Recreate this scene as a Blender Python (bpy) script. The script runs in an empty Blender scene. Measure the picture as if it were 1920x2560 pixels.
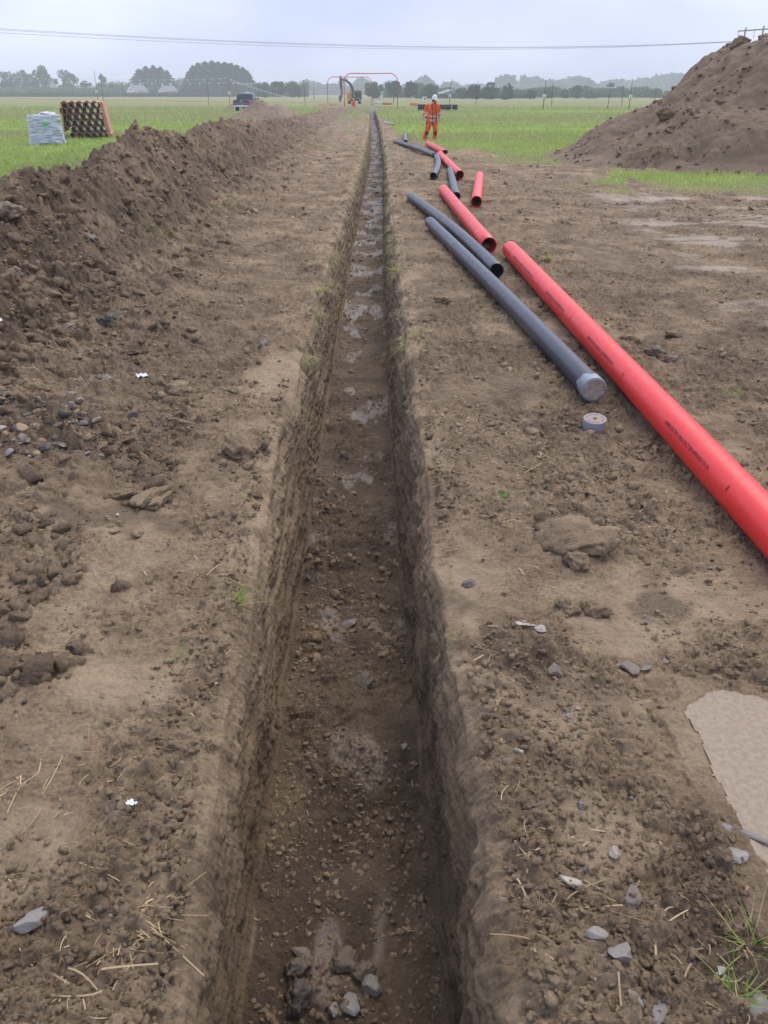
import bpy, bmesh, math, random
import numpy as np
from mathutils import Vector, Matrix
random.seed(7); RS = np.random.RandomState(11)
SC = bpy.context.scene; COL = SC.collection
R = math.radians

# ------------------------------------------------------------------ camera
CAM_H = 1.8
PITCH = math.atan(1047/1923.0)            # 28.6 degrees below the horizon
cd = bpy.data.cameras.new('camera'); cam = bpy.data.objects.new('camera', cd); COL.objects.link(cam)
cam.location = (0, 0, CAM_H); cam.rotation_euler = (math.pi/2 - PITCH, 0, 0)
cd.sensor_fit = 'VERTICAL'; cd.sensor_height = 36; cd.lens = 1923/2560*36
cd.clip_start = 0.05; cd.clip_end = 6000
SC.camera = cam
SC.render.resolution_x = 768; SC.render.resolution_y = 1024

# ------------------------------------------------------------------ sky and sun (rainy overcast day)
w = bpy.data.worlds.new('World'); SC.world = w; w.use_nodes = True
nt = w.node_tree; nt.nodes.clear()
def N(nt, t, **k):
    n = nt.nodes.new(t)
    for a, b in k.items():
        if a in n.inputs.keys(): n.inputs[a].default_value = b
        else: setattr(n, a, b)
    return n
sky = N(nt, 'ShaderNodeTexSky'); sky.sky_type = 'NISHITA'; sky.sun_disc = False
sky.sun_elevation = R(55); sky.sun_rotation = R(30); sky.dust_density = 4; sky.air_density = 1.2
tc = N(nt, 'ShaderNodeTexCoord')
mp = N(nt, 'ShaderNodeMapping'); mp.inputs['Scale'].default_value = (1.0, 1.0, 2.6)
n1 = N(nt, 'ShaderNodeTexNoise'); n1.inputs['Scale'].default_value = 2.6; n1.inputs['Detail'].default_value = 5; n1.inputs['Roughness'].default_value = .5
nt.links.new(tc.outputs['Generated'], mp.inputs['Vector']); nt.links.new(mp.outputs[0], n1.inputs['Vector'])
cr = N(nt, 'ShaderNodeValToRGB'); cr.color_ramp.elements[0].position = .33; cr.color_ramp.elements[1].position = .68
cr.color_ramp.elements[0].color = (3.85, 4.45, 6.3, 1); cr.color_ramp.elements[1].color = (5.75, 6.25, 8.1, 1)
nt.links.new(n1.outputs['Fac'], cr.inputs['Fac'])
mx = N(nt, 'ShaderNodeMixRGB'); mx.inputs['Fac'].default_value = .90
nt.links.new(sky.outputs[0], mx.inputs[1]); nt.links.new(cr.outputs[0], mx.inputs[2])
bg = N(nt, 'ShaderNodeBackground'); bg.inputs['Strength'].default_value = .10
out = N(nt, 'ShaderNodeOutputWorld')
nt.links.new(mx.outputs[0], bg.inputs['Color']); nt.links.new(bg.outputs[0], out.inputs['Surface'])
ld = bpy.data.lights.new('sun', 'SUN'); lo = bpy.data.objects.new('sun', ld); COL.objects.link(lo)
ld.energy = 1.5; ld.angle = R(50); ld.color = (1, .91, .79)
# sky sun_rotation 30 degrees, elevation 55: the sun stands ahead and to the right
_d = Vector((math.sin(R(30))*math.cos(R(55)), math.cos(R(30))*math.cos(R(55)), math.sin(R(55))))
lo.rotation_euler = _d.to_track_quat('Z', 'Y').to_euler()
SC.view_settings.view_transform = 'Standard'; SC.view_settings.look = 'None'
SC.view_settings.exposure = 0.74; SC.view_settings.gamma = 1
SC.cycles.max_bounces = 7; SC.cycles.diffuse_bounces = 3; SC.cycles.glossy_bounces = 3
SC.cycles.transmission_bounces = 4; SC.cycles.volume_bounces = 1; SC.cycles.transparent_max_bounces = 8
SC.cycles.use_denoising = True

# ------------------------------------------------------------------ helpers
SP, CP = math.sin(PITCH), math.cos(PITCH)
def at(px, py, z=0.0):
    """point of the photograph (1920x2560) on the level z -> world place"""
    a = (px-960)/1923.0; b = (1280-py)/1923.0
    d = Vector((a, CP + b*SP, -SP + b*CP)); t = (z-CAM_H)/d.z
    return Vector((0, 0, CAM_H)) + d*t
def far(px, Y, py=None):
    """x and z of a picture point at ground distance Y"""
    if py is None: py = 233 + 1923*CAM_H/(CP*(CP*Y+SP*CAM_H))
    a = (px-960)/1923.0; b = (1280-py)/1923.0
    d = Vector((a, CP + b*SP, -SP + b*CP)); t = Y/d.y
    return Vector((d.x*t, Y, CAM_H + d.z*t))
def tag(o, label=None, cat=None, group=None, kind=None):
    if label: o['label'] = label
    if cat: o['category'] = cat
    if group: o['group'] = group
    if kind: o['kind'] = kind
    return o
def mesh(name, V, F, mat=None, parent=None, smooth=True, link=True):
    me = bpy.data.meshes.new(name)
    V = np.asarray(V, dtype=np.float32)
    if isinstance(F, np.ndarray):
        k = F.shape[1]; nf = F.shape[0]
        me.vertices.add(len(V)); me.vertices.foreach_set('co', V.ravel())
        me.loops.add(nf*k); me.loops.foreach_set('vertex_index', F.astype(np.int32).ravel())
        me.polygons.add(nf); me.polygons.foreach_set('loop_start', (np.arange(nf)*k).astype(np.int32))
        me.update(calc_edges=True)
    else:
        me.from_pydata([tuple(v) for v in V], [], F)
    if smooth: me.polygons.foreach_set('use_smooth', np.ones(len(me.polygons), dtype=bool))
    me.update()
    if mat: me.materials.append(mat)
    if not link: return me
    o = bpy.data.objects.new(name, me); COL.objects.link(o)
    if parent: o.parent = parent
    return o
def empty(name, loc=(0, 0, 0), rz=0.0):
    o = bpy.data.objects.new(name, None); COL.objects.link(o); o.location = loc; o.rotation_euler = (0, 0, rz)
    o.empty_display_size = .2
    return o
class MB:
    """collects boxes, tubes and lofts into ONE mesh"""
    def __init__(s): s.V = []; s.F = []
    def add(s, V, F):
        b = len(s.V); s.V += [tuple(v) for v in V]; s.F += [tuple(b+i for i in f) for f in F]; return s
    def box(s, c, d, rot=None, taper=1.0):
        x, y, z = d[0]/2, d[1]/2, d[2]/2
        V = [Vector((sx*x*(taper if sz > 0 else 1), sy*y*(taper if sz > 0 else 1), sz*z)) for sz in (-1, 1) for sy in (-1, 1) for sx in (-1, 1)]
        if rot is not None: V = [rot @ v for v in V]
        V = [v+Vector(c) for v in V]
        return s.add(V, [(0, 2, 3, 1), (4, 5, 7, 6), (0, 1, 5, 4), (2, 6, 7, 3), (0, 4, 6, 2), (1, 3, 7, 5)])
    def bar(s, a, b, wd, ht):
        a = Vector(a); b = Vector(b); q = (b-a).to_track_quat('Y', 'Z').to_matrix()
        return s.box((a+b)/2, (wd, (b-a).length, ht), q)
    def tube(s, P, r, n=10, cap=True, flat=1.0):
        P = [Vector(p) for p in P]
        rr = r if hasattr(r, '__len__') else [r]*len(P)
        V = []; up = None
        for i, p in enumerate(P):
            t = (P[min(i+1, len(P)-1)]-P[max(i-1, 0)]).normalized()
            if up is None:
                up = Vector((0, 0, 1)) if abs(t.z) < .9 else Vector((0, 1, 0))
            sd = t.cross(up).normalized(); u2 = sd.cross(t).normalized(); up = u2
            ri = rr[i] if hasattr(rr[i], '__len__') else (rr[i], rr[i])
            for k in range(n):
                a = 2*math.pi*k/n
                V.append(p + sd*math.cos(a)*ri[0] + u2*math.sin(a)*ri[1]*flat)
        F = [(i*n+k, i*n+(k+1) % n, (i+1)*n+(k+1) % n, (i+1)*n+k) for i in range(len(P)-1) for k in range(n)]
        if cap: F += [tuple(range(n-1, -1, -1)), tuple((len(P)-1)*n+k for k in range(n))]
        return s.add(V, F)
    def loft(s, rings, cap=True):
        """rings: (centre, rx, ry, [power]) level ellipses stacked upwards"""
        n = 18; V = []
        for c, rx, ry in rings:
            for k in range(n):
                a = 2*math.pi*k/n; V.append((c[0]+rx*math.cos(a), c[1]+ry*math.sin(a), c[2]))
        m = len(rings)
        F = [(i*n+k, i*n+(k+1) % n, (i+1)*n+(k+1) % n, (i+1)*n+k) for i in range(m-1) for k in range(n)]
        if cap: F += [tuple(range(n-1, -1, -1)), tuple((m-1)*n+k for k in range(n))]
        return s.add(V, F)
    def prism(s, pts, axis, lo, hi):
        """extrude an outline (pairs) along an axis"""
        n = len(pts)
        def q(p, h):
            if axis == 'x': return (h, p[0], p[1])
            if axis == 'y': return (p[0], h, p[1])
            return (p[0], p[1], h)
        V = [q(p, lo) for p in pts]+[q(p, hi) for p in pts]
        F = [tuple(range(n-1, -1, -1)), tuple(range(n, 2*n))]+[(i, (i+1) % n, n+(i+1) % n, n+i) for i in range(n)]
        return s.add(V, F)
    def build(s, name, mat, parent=None, smooth=False, bevel=0):
        o = mesh(name, s.V, s.F, mat, parent, smooth=smooth)
        bm = bmesh.new(); bm.from_mesh(o.data); bmesh.ops.recalc_face_normals(bm, faces=bm.faces); bm.to_mesh(o.data); bm.free()
        if bevel:
            b = o.modifiers.new('bevel', 'BEVEL'); b.width = bevel; b.segments = 2; b.limit_method = 'ANGLE'
        return o

# ---- noise in numpy
def hsh(ix, iy, s):
    h = (ix.astype(np.int64)*374761393 + iy.astype(np.int64)*668265263 + s*1274126177) & 0xffffffff
    h = ((h ^ (h >> 13))*1274126177) & 0xffffffff
    h = ((h ^ (h >> 16))*2246822519) & 0xffffffff
    return ((h ^ (h >> 15)) & 0xffffff).astype(np.float32)/16777216.0
def gn(x, y, s=0):
    ix = np.floor(x); iy = np.floor(y); fx = (x-ix).astype(np.float32); fy = (y-iy).astype(np.float32)
    ux = fx*fx*fx*(fx*(fx*6-15)+10); uy = fy*fy*fy*(fy*(fy*6-15)+10)
    def g(dx, dy):
        a = hsh(ix+dx, iy+dy, s)*6.2831853
        return np.cos(a)*(fx-dx)+np.sin(a)*(fy-dy)
    a = g(0, 0); b = g(1, 0); c = g(0, 1); d = g(1, 1)
    return ((a+(b-a)*ux)*(1-uy)+(c+(d-c)*ux)*uy)*1.5
def fbm(x, y, o, s=0, gain=.5):
    t = 0; a = 1.0
    for i in range(o):
        t = t + a*gn(x, y, s+i*17); x = x*2.03+11.3; y = y*2.03-7.1; a *= gain
    return t
def bumps(x, y, lam, s, rmin=.18, rmax=.62, sq=1.0):
    """field of rounded lumps, largest diameter about lam; 0 between them"""
    X = x/lam; Y = y/lam; ix = np.floor(X); iy = np.floor(Y)
    best = np.zeros(X.shape, np.float32)
    for dx in (-1, 0, 1):
        for dy in (-1, 0, 1):
            cx = ix+dx; cy = iy+dy
            px = cx+hsh(cx, cy, s); py = cy+hsh(cx, cy, s+1)
            k = hsh(cx, cy, s+2); r = rmin+(rmax-rmin)*k*k
            e = 0.7+.6*hsh(cx, cy, s+3)
            d2 = ((X-px)*e)**2+((Y-py)/e)**2
            hh = np.sqrt(np.maximum(0, r*r-d2)).astype(np.float32)
            best = np.maximum(best, hh)
    return best*lam*sq
def sst(a, b, x):
    t = np.clip((x-a)/(b-a), 0, 1); return t*t*(3-2*t)

def billow(x, y, f, o, s, gain=.55, lac=2.2):
    t = 0; a = 1.0
    for i in range(o):
        t = t+a*(np.abs(gn(x*f+i*3.1, y*f-i*1.7, s+i*13))-.28); f *= lac; a *= gain
    return t
# ---- the lie of the land
def ip(xs, ys): return lambda y: np.interp(y, xs, ys)
fL = ip([0, 1.0, 2.0, 2.75, 4.4, 8, 12, 25, 40, 60, 100, 147], [-.41, -.425, -.50, -.535, -.60, -.635, -.65, -.66, -.78, -.98, -1.7, -2.4])
fR = ip([0, 1.0, 2.0, 2.75, 4.4, 8, 12, 25, 40, 60, 100, 147], [.275, .270, .240, .215, .195, .16, .10, .06, -.08, -.30, -1.05, -1.7])
gL = ip([0, 1.3, 1.6, 2.85, 3.8, 6.1, 10.9, 17, 34.5, 60, 100, 147], [-.42, -.465, -.485, -.51, -.521, -.554, -.584, -.60, -.60, -.93, -1.6, -2.3])
gR = ip([0, 1.3, 1.6, 2.85, 3.8, 6.1, 10.9, 17, 34.5, 60, 100, 147], [.25, .240, .225, .175, .135, .09, .034, .01, -.02, -.36, -1.1, -1.8])
def wob(Y, s): return (gn(Y*1.1, Y*0+s*3.3, 5+s)*.035+gn(Y*3.7, Y*0+s*5.3, 9+s)*.014)
bC = ip([2.9, 4.2, 5.4, 8, 9.4, 11.2, 13.6, 15.6, 18, 24, 30, 36, 50, 62, 69, 80, 94, 104, 109], [0, .40, .78, .98, 1.14, .84, 1.24, 1.08, 1.10, 1.06, .92, .78, .66, .5, .66, .5, .5, .3, 0])
bX = ip([3, 5, 9, 15, 18, 24, 36, 69, 94, 105], [-3.5, -3.6, -3.9, -3.95, -4.05, -4.3, -4.7, -5.0, -4.3, -3.3])
bB = ip([3, 4.2, 5.5, 7.7, 12, 20, 29, 60, 90, 105], [-1.9, -2.05, -2.2, -2.45, -2.75, -2.8, -2.9, -3.0, -2.7, -2.4])
def bank(X, Y):
    C = bC(Y)*(1+.13*gn(Y*.33, Y*0+.5, 31)+.05*gn(Y*1.6, X*1.9, 35)); U = X+.16*gn(X*1.2, Y*.6, 36)+.05*gn(X*4.5, Y*3, 37); xc = bX(Y)+.14*gn(Y*.7, Y*0, 32); xb = bB(Y)+.16*gn(Y*.6, Y*0+2, 33); X = U
    r = np.clip((xb-X)/(xb-xc), 0, 1)
    l = np.clip(1-(xc-X)/(1.25*np.maximum(C, .05)+.25), 0, 1)
    p = np.where(X > xc, r**1.15-.09*np.sin(r*math.pi)-.06*sst(.85, 1, r), (l**1.05)*.94)
    return np.maximum(0, C*p)
def dirt_edge(X):
    return np.interp(X, [-1, .1, .35, .7, 1.1, 2.1, 2.5, 4, 6, 9, 14], [75, 66, 52, 41, 36, 30.5, 26, 24.5, 24.5, 24, 24])
def grassmask(X, Y):
    n = fbm(X*.8, Y*.45, 4, 51)
    e = dirt_edge(X)*(1+.05*n)
    right = sst(-.8, .9, (Y-e)/np.maximum(1, e*.03)+n*1.2)
    # the strip left uncut before the big mound
    strip = sst(16.4, 17.8, Y+n*1.1)*(1-sst(20.8, 22.3, Y))*sst(4.2, 6.6, X+n*1.8-(Y-18)*.1+.5*gn(X*2, Y*2, 52))
    right = np.maximum(right, strip)
    lim = bX(Y)-1.25*bC(Y)-.55
    left = sst(-.25, .35, lim-X+n*.35)
    left = np.where(Y < 5, sst(-.4, .4, -4.3-X+n*.4), left)
    # right at the far end the strip between heap and trench greens over
    mid = sst(.15, .5, n-.35+sst(30, 90, Y)*.75)*sst(26, 60, Y)
    g = np.where(X > fR(Y)-.02, right, np.where(X < fL(Y)-.05, np.maximum(left, mid*(X < bB(Y)*0+0)*(1-sst(.10, .3, bank(X, Y)))), 0))
    past = sst(104, 112, Y+n*2)
    return np.maximum(g, past)
def wetmask(X, Y):
    n = fbm(X*.55+3, Y*.9, 4, 61)
    z = sst(2.2, 4.0, X-.12*(Y-9))*sst(7.2, 9.5, Y)*(1-sst(16.3, 17.8, Y))
    z2 = sst(2.6, 3.4, X)*sst(6.0, 6.8, Y)*(1-sst(7.5, 9, Y))
    q = Y-.045*(X-5)**2; m = n*.9+.6*gn(X*.9, q*4.5, 62)+.35*gn(X*2.5, q*11, 63)
    return np.clip((.35*sst(-.5, .3, n)+.65*sst(.0, .5, m))*np.maximum(z, z2*.8), 0, 1)
PATCH = [(-.86, 2.02, .22, .15), (-1.35, 3.2, .35, .22), (.62, 1.95, .22, .16), (.95, 2.35, .30, .14), (-1.0, 1.35, .2, .15), (.58, 1.42, .14, .14), (1.25, 2.6, .35, .18), (-.75, 5.4, .3, .5), (1.6, 6.6, .6, .4)]
def patches(X, Y):
    n = .45*fbm(X*5, Y*5, 3, 66); t = 0
    for (a, b, r, q) in PATCH: t = np.maximum(t, sst(1.25, .75, np.sqrt(((X-a)/r)**2+((Y-b)/q)**2)+n))
    return t
def height(X, Y, fine=True):
    """level of everything outside the trench"""
    B = bank(X, Y); g = grassmask(X, Y); wm = wetmask(X, Y)
    z = fbm(X*.35, Y*.35, 3, 71)*.05*sst(0, 3, np.abs(X)+Y*.1)
    flat = (1-g)*(1-.88*wm)
    rb = sst(.02, .25, B)                      # 1 on the heap
    ed = sst(.9, 0, np.minimum(np.abs(X-fL(Y)), np.abs(X-fR(Y))))
    z = z + (fbm(X*1.6, Y*1.6, 4, 72)*.021 + ed*.03)*(.25+.75*flat)
    apr = sst(1.0, .1, X-bB(Y)+.25*gn(X*.8, Y*.8, 38))*sst(2.5, 3.6, Y)*sst(70, 35, Y)
    dens = sst(-.35, .45, fbm(X*1.3, Y*1.3, 3, 73)+.30*sst(3, 6, Y)+.5*rb+.15*ed+.7*apr+.12)*(1-.85*patches(X, Y))
    wx = X+.02*gn(X*19, Y*19, 81); wy = Y+.02*gn(X*19, Y*19, 82)
    z = z + flat*sst(5, 14, Y)*(billow(X, Y*.8, 4.2, 3, 96, .6)*.030 + bumps(wx, wy, .22, 97, .05, .5)*.45*sst(0, .5, gn(X*1.2, Y*.8, 98)))
    z = z + B + apr*(bumps(wx, wy, .24, 303, .1, .5)*.75+bumps(wx, wy, .11, 304, .1, .6)*.6+.07)
    z = z + rb*(1-.55*sst(.6, 1.0, B))*(fbm(X*1.6, Y*.8, 3, 74, .6)*.07 + billow(wx, wy*.7, 3.2, 4, 76, .62)*.085 + bumps(wx, wy, .34, 301, .1, .5)*.26*sst(-.2, .4, gn(X*1.1, Y*1.1, 77)))
    pt = 1-.65*patches(X, Y); cr = (.45+.55*dens)*pt
    z = z + flat*cr*billow(wx, wy, 7.0, 2, 78, .6)*.030
    z = z + flat*(bumps(wx, wy, .16, 311, .05, .5)*(.22+.5*rb)*sst(.35, .9, dens+rb) + bumps(wx, wy, .07, 321)*(.45*dens))
    # ruts and skid lines in the wet stretch on the right
    q = Y-.26*(X-5)**1-.045*(X-5)**2
    rt = np.sin(q*7.3+1.5*gn(X*.5, Y*.5, 91))
    z = z + wm*(1-g)*(rt*.008+gn(X*2.2, q*16, 92)*.010*sst(-.3, .5, gn(X*.6, Y*.6, 93)))
    z = z + (1-g)*sst(.1, .6, wetmask(X, Y))*sst(.15, .6, fbm(X*1.4, Y*2.8, 3, 94))*bumps(wx, wy*1.6, .14, 95, .1, .6)*.6
    if fine:
        m = Y < 9
        if m.any():
            a, b = wx[m], wy[m]; f = flat[m]; dn = dens[m]
            zz = f*pt[m]*(.42+.58*dn)*(billow(a, b, 34, 3, 83, .62)*.0125 + bumps(a, b, .031, 331)*.50*dn + bumps(a+.3, b, .015, 341)*.5)
            z = z.copy(); z[m] += zz*sst(9, 6, Y[m])
        z = z + billow(X, Y, 15, 3, 84, .62)*(.020+.012*sst(3, 7, Y))*flat*(.5+.5*dens)
    # smooth trodden slab of clay and the muddy puddle by the right edge
    return z
def gz(x, y):
    return float(height(np.array([float(x)]), np.array([float(y)]))[0])
def gz_s(x, y, r=.1):
    a = np.linspace(0, 6.28, 9)[:-1]
    return float(np.mean(height(np.concatenate([[x], x+r*np.cos(a)]), np.concatenate([[y], y+r*np.sin(a)]))))
DEPTH = .70
def floor_rel(X, Y):
    z = fbm(X*2.1, Y*1.3, 4, 201)*.035
    wx = X+.015*gn(X*21, Y*21, 202); wy = Y+.015*gn(X*21, Y*21, 203)
    dn = sst(-.3, .4, fbm(X*2.2, Y*1.6, 3, 204))
    z = z+bumps(wx, wy, .13, 411, .1, .55)*.35*dn+bumps(wx, wy, .055, 421)*(.5*dn+.1)
    z = z+bumps(wx, wy, .026, 431)*(.45*dn+.15)+billow(wx, wy, 11, 5, 205, .6)*.022*(.35+.65*dn)
    return z
def puddle_sd(X, Y):
    """signed distance-like measure of the muddy puddle at the right edge, positive inside"""
    xe = 1.03+.010*gn(Y*7, Y*0, 222)+.008*gn(Y*19, Y*0, 224)+.10*sst(1.9, 2.02, Y)**2
    ytop = 1.99-.07*sst(1.15, 1.5, X)+.02*gn(X*8, X*0, 223)
    return np.minimum(np.minimum(X-xe, ytop-Y), np.minimum(Y-1.25, 1.78-X))
# ------------------------------------------------------------------ materials
def mat(name, col, rough=.6, metal=0, spec=.5, coat=0, bump=None, var=None, sheen=0):
    m = bpy.data.materials.new(name); m.use_nodes = True; nt = m.node_tree
    b = nt.nodes['Principled BSDF']; b.inputs['Base Color'].default_value = (*col, 1); b.inputs['Roughness'].default_value = rough
    b.inputs['Metallic'].default_value = metal; b.inputs['Specular IOR Level'].default_value = spec; b.inputs['Coat Weight'].default_value = coat
    tcn = N(nt, 'ShaderNodeTexCoord')
    if var:
        sc, amt = var[0], var[1]; col2 = var[2] if len(var) > 2 else tuple(c*.6 for c in col)
        n = N(nt, 'ShaderNodeTexNoise', Scale=sc, Detail=6.0, Roughness=.6); nt.links.new(tcn.outputs['Object'], n.inputs['Vector'])
        r = N(nt, 'ShaderNodeMapRange'); r.inputs[1].default_value = .38; r.inputs[2].default_value = .68; r.inputs[3].default_value = 0; r.inputs[4].default_value = amt
        mxx = N(nt, 'ShaderNodeMixRGB'); mxx.inputs[1].default_value = (*col, 1); mxx.inputs[2].default_value = (*col2, 1)
        nt.links.new(n.outputs['Fac'], r.inputs[0]); nt.links.new(r.outputs[0], mxx.inputs[0]); nt.links.new(mxx.outputs[0], b.inputs['Base Color'])
    if bump:
        n = N(nt, 'ShaderNodeTexNoise', Scale=bump[0], Detail=8.0, Roughness=.65); nt.links.new(tcn.outputs['Object'], n.inputs['Vector'])
        bp = N(nt, 'ShaderNodeBump', Strength=bump[1], Distance=bump[2]); nt.links.new(n.outputs['Fac'], bp.inputs['Height']); nt.links.new(bp.outputs[0], b.inputs['Normal'])
    return m
def ramp(nt, fac, stops):
    r = N(nt, 'ShaderNodeValToRGB'); e = r.color_ramp.elements
    e[0].position, e[0].color = stops[0][0], (*stops[0][1], 1); e[1].position, e[1].color = stops[-1][0], (*stops[-1][1], 1)
    for p, c in stops[1:-1]:
        k = e.new(p); k.color = (*c, 1)
    nt.links.new(fac, r.inputs['Fac']); return r.outputs[0]
def noise(nt, vec, sc, det=6.0, ro=.6, dist=0.0):
    n = N(nt, 'ShaderNodeTexNoise', Scale=sc, Detail=det, Roughness=ro, Distortion=dist); nt.links.new(vec, n.inputs['Vector']); return n.outputs['Fac']
def mapr(nt, v, a, b, c=0., d=1.):
    r = N(nt, 'ShaderNodeMapRange'); r.inputs[1].default_value = a; r.inputs[2].default_value = b; r.inputs[3].default_value = c; r.inputs[4].default_value = d
    nt.links.new(v, r.inputs[0]); return r.outputs[0]
def mixc(nt, f, a, b, mode='MIX'):
    m = N(nt, 'ShaderNodeMixRGB'); m.blend_type = mode
    for i, v in ((0, f), (1, a), (2, b)):
        if hasattr(v, 'links'): nt.links.new(v, m.inputs[i])
        else: m.inputs[i].default_value = v if i == 0 else (*v, 1)
    return m.outputs[0]
def mth(nt, op, a, b=None):
    m = N(nt, 'ShaderNodeMath'); m.operation = op
    for i, v in ((0, a), (1, b)):
        if v is None: continue
        if hasattr(v, 'links'): nt.links.new(v, m.inputs[i])
        else: m.inputs[i].default_value = v
    return m.outputs[0]
# soil: the attribute mask carries (wetness, pale clay, dark from moisture and painted trench shade) of the place
def soil(name, dark, mid, pale, moist=0.0, bumpd=.018, streak=False):
    m = bpy.data.materials.new(name); m.use_nodes = True; nt = m.node_tree; b = nt.nodes['Principled BSDF']
    g = N(nt, 'ShaderNodeNewGeometry'); P = g.outputs['Position']
    at_ = N(nt, 'ShaderNodeAttribute'); at_.attribute_name = 'mask'
    sp = N(nt, 'ShaderNodeSeparateColor'); nt.links.new(at_.outputs['Color'], sp.inputs[0])
    wet, clay, dk = sp.outputs[0], sp.outputs[1], sp.outputs[2]
    big = noise(nt, P, 1.3, 5, .6); med = noise(nt, P, 7.0, 7, .65); fin = noise(nt, P, 70.0, 6, .7)
    f = mth(nt, 'ADD', mth(nt, 'MULTIPLY', big, .32), mth(nt, 'ADD', mth(nt, 'MULTIPLY', med, .33), mth(nt, 'MULTIPLY', fin, .35)))
    c = ramp(nt, f, [(.38, dark), (.5, mid), (.62, pale)])
    if streak:     # topsoil above, clay darkened for trench shade below
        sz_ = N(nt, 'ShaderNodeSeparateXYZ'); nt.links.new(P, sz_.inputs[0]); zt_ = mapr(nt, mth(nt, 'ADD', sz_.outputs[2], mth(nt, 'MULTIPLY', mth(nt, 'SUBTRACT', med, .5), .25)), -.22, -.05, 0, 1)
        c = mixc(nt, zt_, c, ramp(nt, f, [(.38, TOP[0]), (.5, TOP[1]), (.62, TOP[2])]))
    c = mixc(nt, mth(nt, 'MULTIPLY', clay, .6), c, (.52, .385, .245))
    c = mixc(nt, mth(nt, 'MULTIPLY', dk, .75), c, (dark[0]*.55, dark[1]*.53, dark[2]*.55))
    # grit: small pale, grey and dark grains
    v = N(nt, 'ShaderNodeTexVoronoi', Scale=55.0); nt.links.new(P, v.inputs['Vector'])
    grain = mapr(nt, v.outputs['Distance'], .16, .24, 1, 0)
    sc_ = N(nt, 'ShaderNodeSeparateColor'); nt.links.new(v.outputs['Color'], sc_.inputs[0])
    sel = mth(nt, 'GREATER_THAN', sc_.outputs[0], .90); seld = mth(nt, 'LESS_THAN', sc_.outputs[0], .08)
    c = mixc(nt, mth(nt, 'MULTIPLY', mth(nt, 'MULTIPLY', grain, sel), .55), c, (.30, .27, .24))
    c = mixc(nt, mth(nt, 'MULTIPLY', mth(nt, 'MULTIPLY', grain, seld), .6), c, (.05, .045, .045))
    if streak:     # the bucket has smeared the walls lengthwise
        mpp = N(nt, 'ShaderNodeMapping'); mpp.inputs['Scale'].default_value = (34, 1.1, 34); nt.links.new(P, mpp.inputs[0]); sn = noise(nt, mpp.outputs[0], 1.0, 6, .65, .4)
        sx = N(nt, 'ShaderNodeSeparateXYZ'); nt.links.new(g.outputs['True Normal'], sx.inputs[0]); wl = mapr(nt, mth(nt, 'ABSOLUTE', sx.outputs[2]), .35, .7, 1, 0)
        c = mixc(nt, mth(nt, 'MULTIPLY', wl, mapr(nt, sn, .42, .62, 0, .55)), c, (.30, .205, .115)); c = mixc(nt, mth(nt, 'MULTIPLY', wl, mapr(nt, sn, .50, .34, 0, .5)), c, (.085, .056, .036))
    wetc = mixc(nt, mth(nt, 'MULTIPLY', wet, .5), c, (.12, .092, .07))
    nt.links.new(wetc, b.inputs['Base Color'])
    rgh = mapr(nt, mth(nt, 'ADD', wet, mth(nt, 'MULTIPLY', mth(nt, 'SUBTRACT', med, .5), .5)), .25, .8, .85-moist, .33)
    nt.links.new(rgh, b.inputs['Roughness']); b.inputs['Specular IOR Level'].default_value = .45
    bl = N(nt, 'ShaderNodeTexNoise', Scale=44.0, Detail=6.0, Roughness=.68); bl.noise_type = 'RIDGED_MULTIFRACTAL'; bl.normalize = True; nt.links.new(P, bl.inputs['Vector'])
    h = mth(nt, 'SUBTRACT', mth(nt, 'MULTIPLY', noise(nt, P, 85.0, 8, .76), 1.0), mth(nt, 'MULTIPLY', bl.outputs['Fac'], .6))
    if streak: h = mth(nt, 'ADD', h, mth(nt, 'MULTIPLY', mth(nt, 'MULTIPLY', sn, wl), 1.1))
    bp = N(nt, 'ShaderNodeBump', Distance=bumpd); nt.links.new(mapr(nt, wet, .2, .9, 1.0, .30), bp.inputs['Strength'])
    nt.links.new(h, bp.inputs['Height']); nt.links.new(bp.outputs[0], b.inputs['Normal'])
    return m
TOP = ((.140, .092, .053), (.310, .220, .132), (.485, .36, .228))
M_SOIL = soil('topsoil', *TOP)
M_HEAP = soil('heaped_soil', (.110, .073, .044), (.255, .178, .107), (.41, .298, .186), bumpd=.03)
M_TREN = soil('shaded_trench_clay', (.085, .053, .029), (.225, .150, .083), (.40, .282, .160), moist=.12, streak=True)  # clay palette kept dark, shade inside the trench painted into it
M_MOUND = soil('mound_soil', (.150, .100, .062), (.200, .138, .087), (.245, .172, .110), bumpd=.02)
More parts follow.
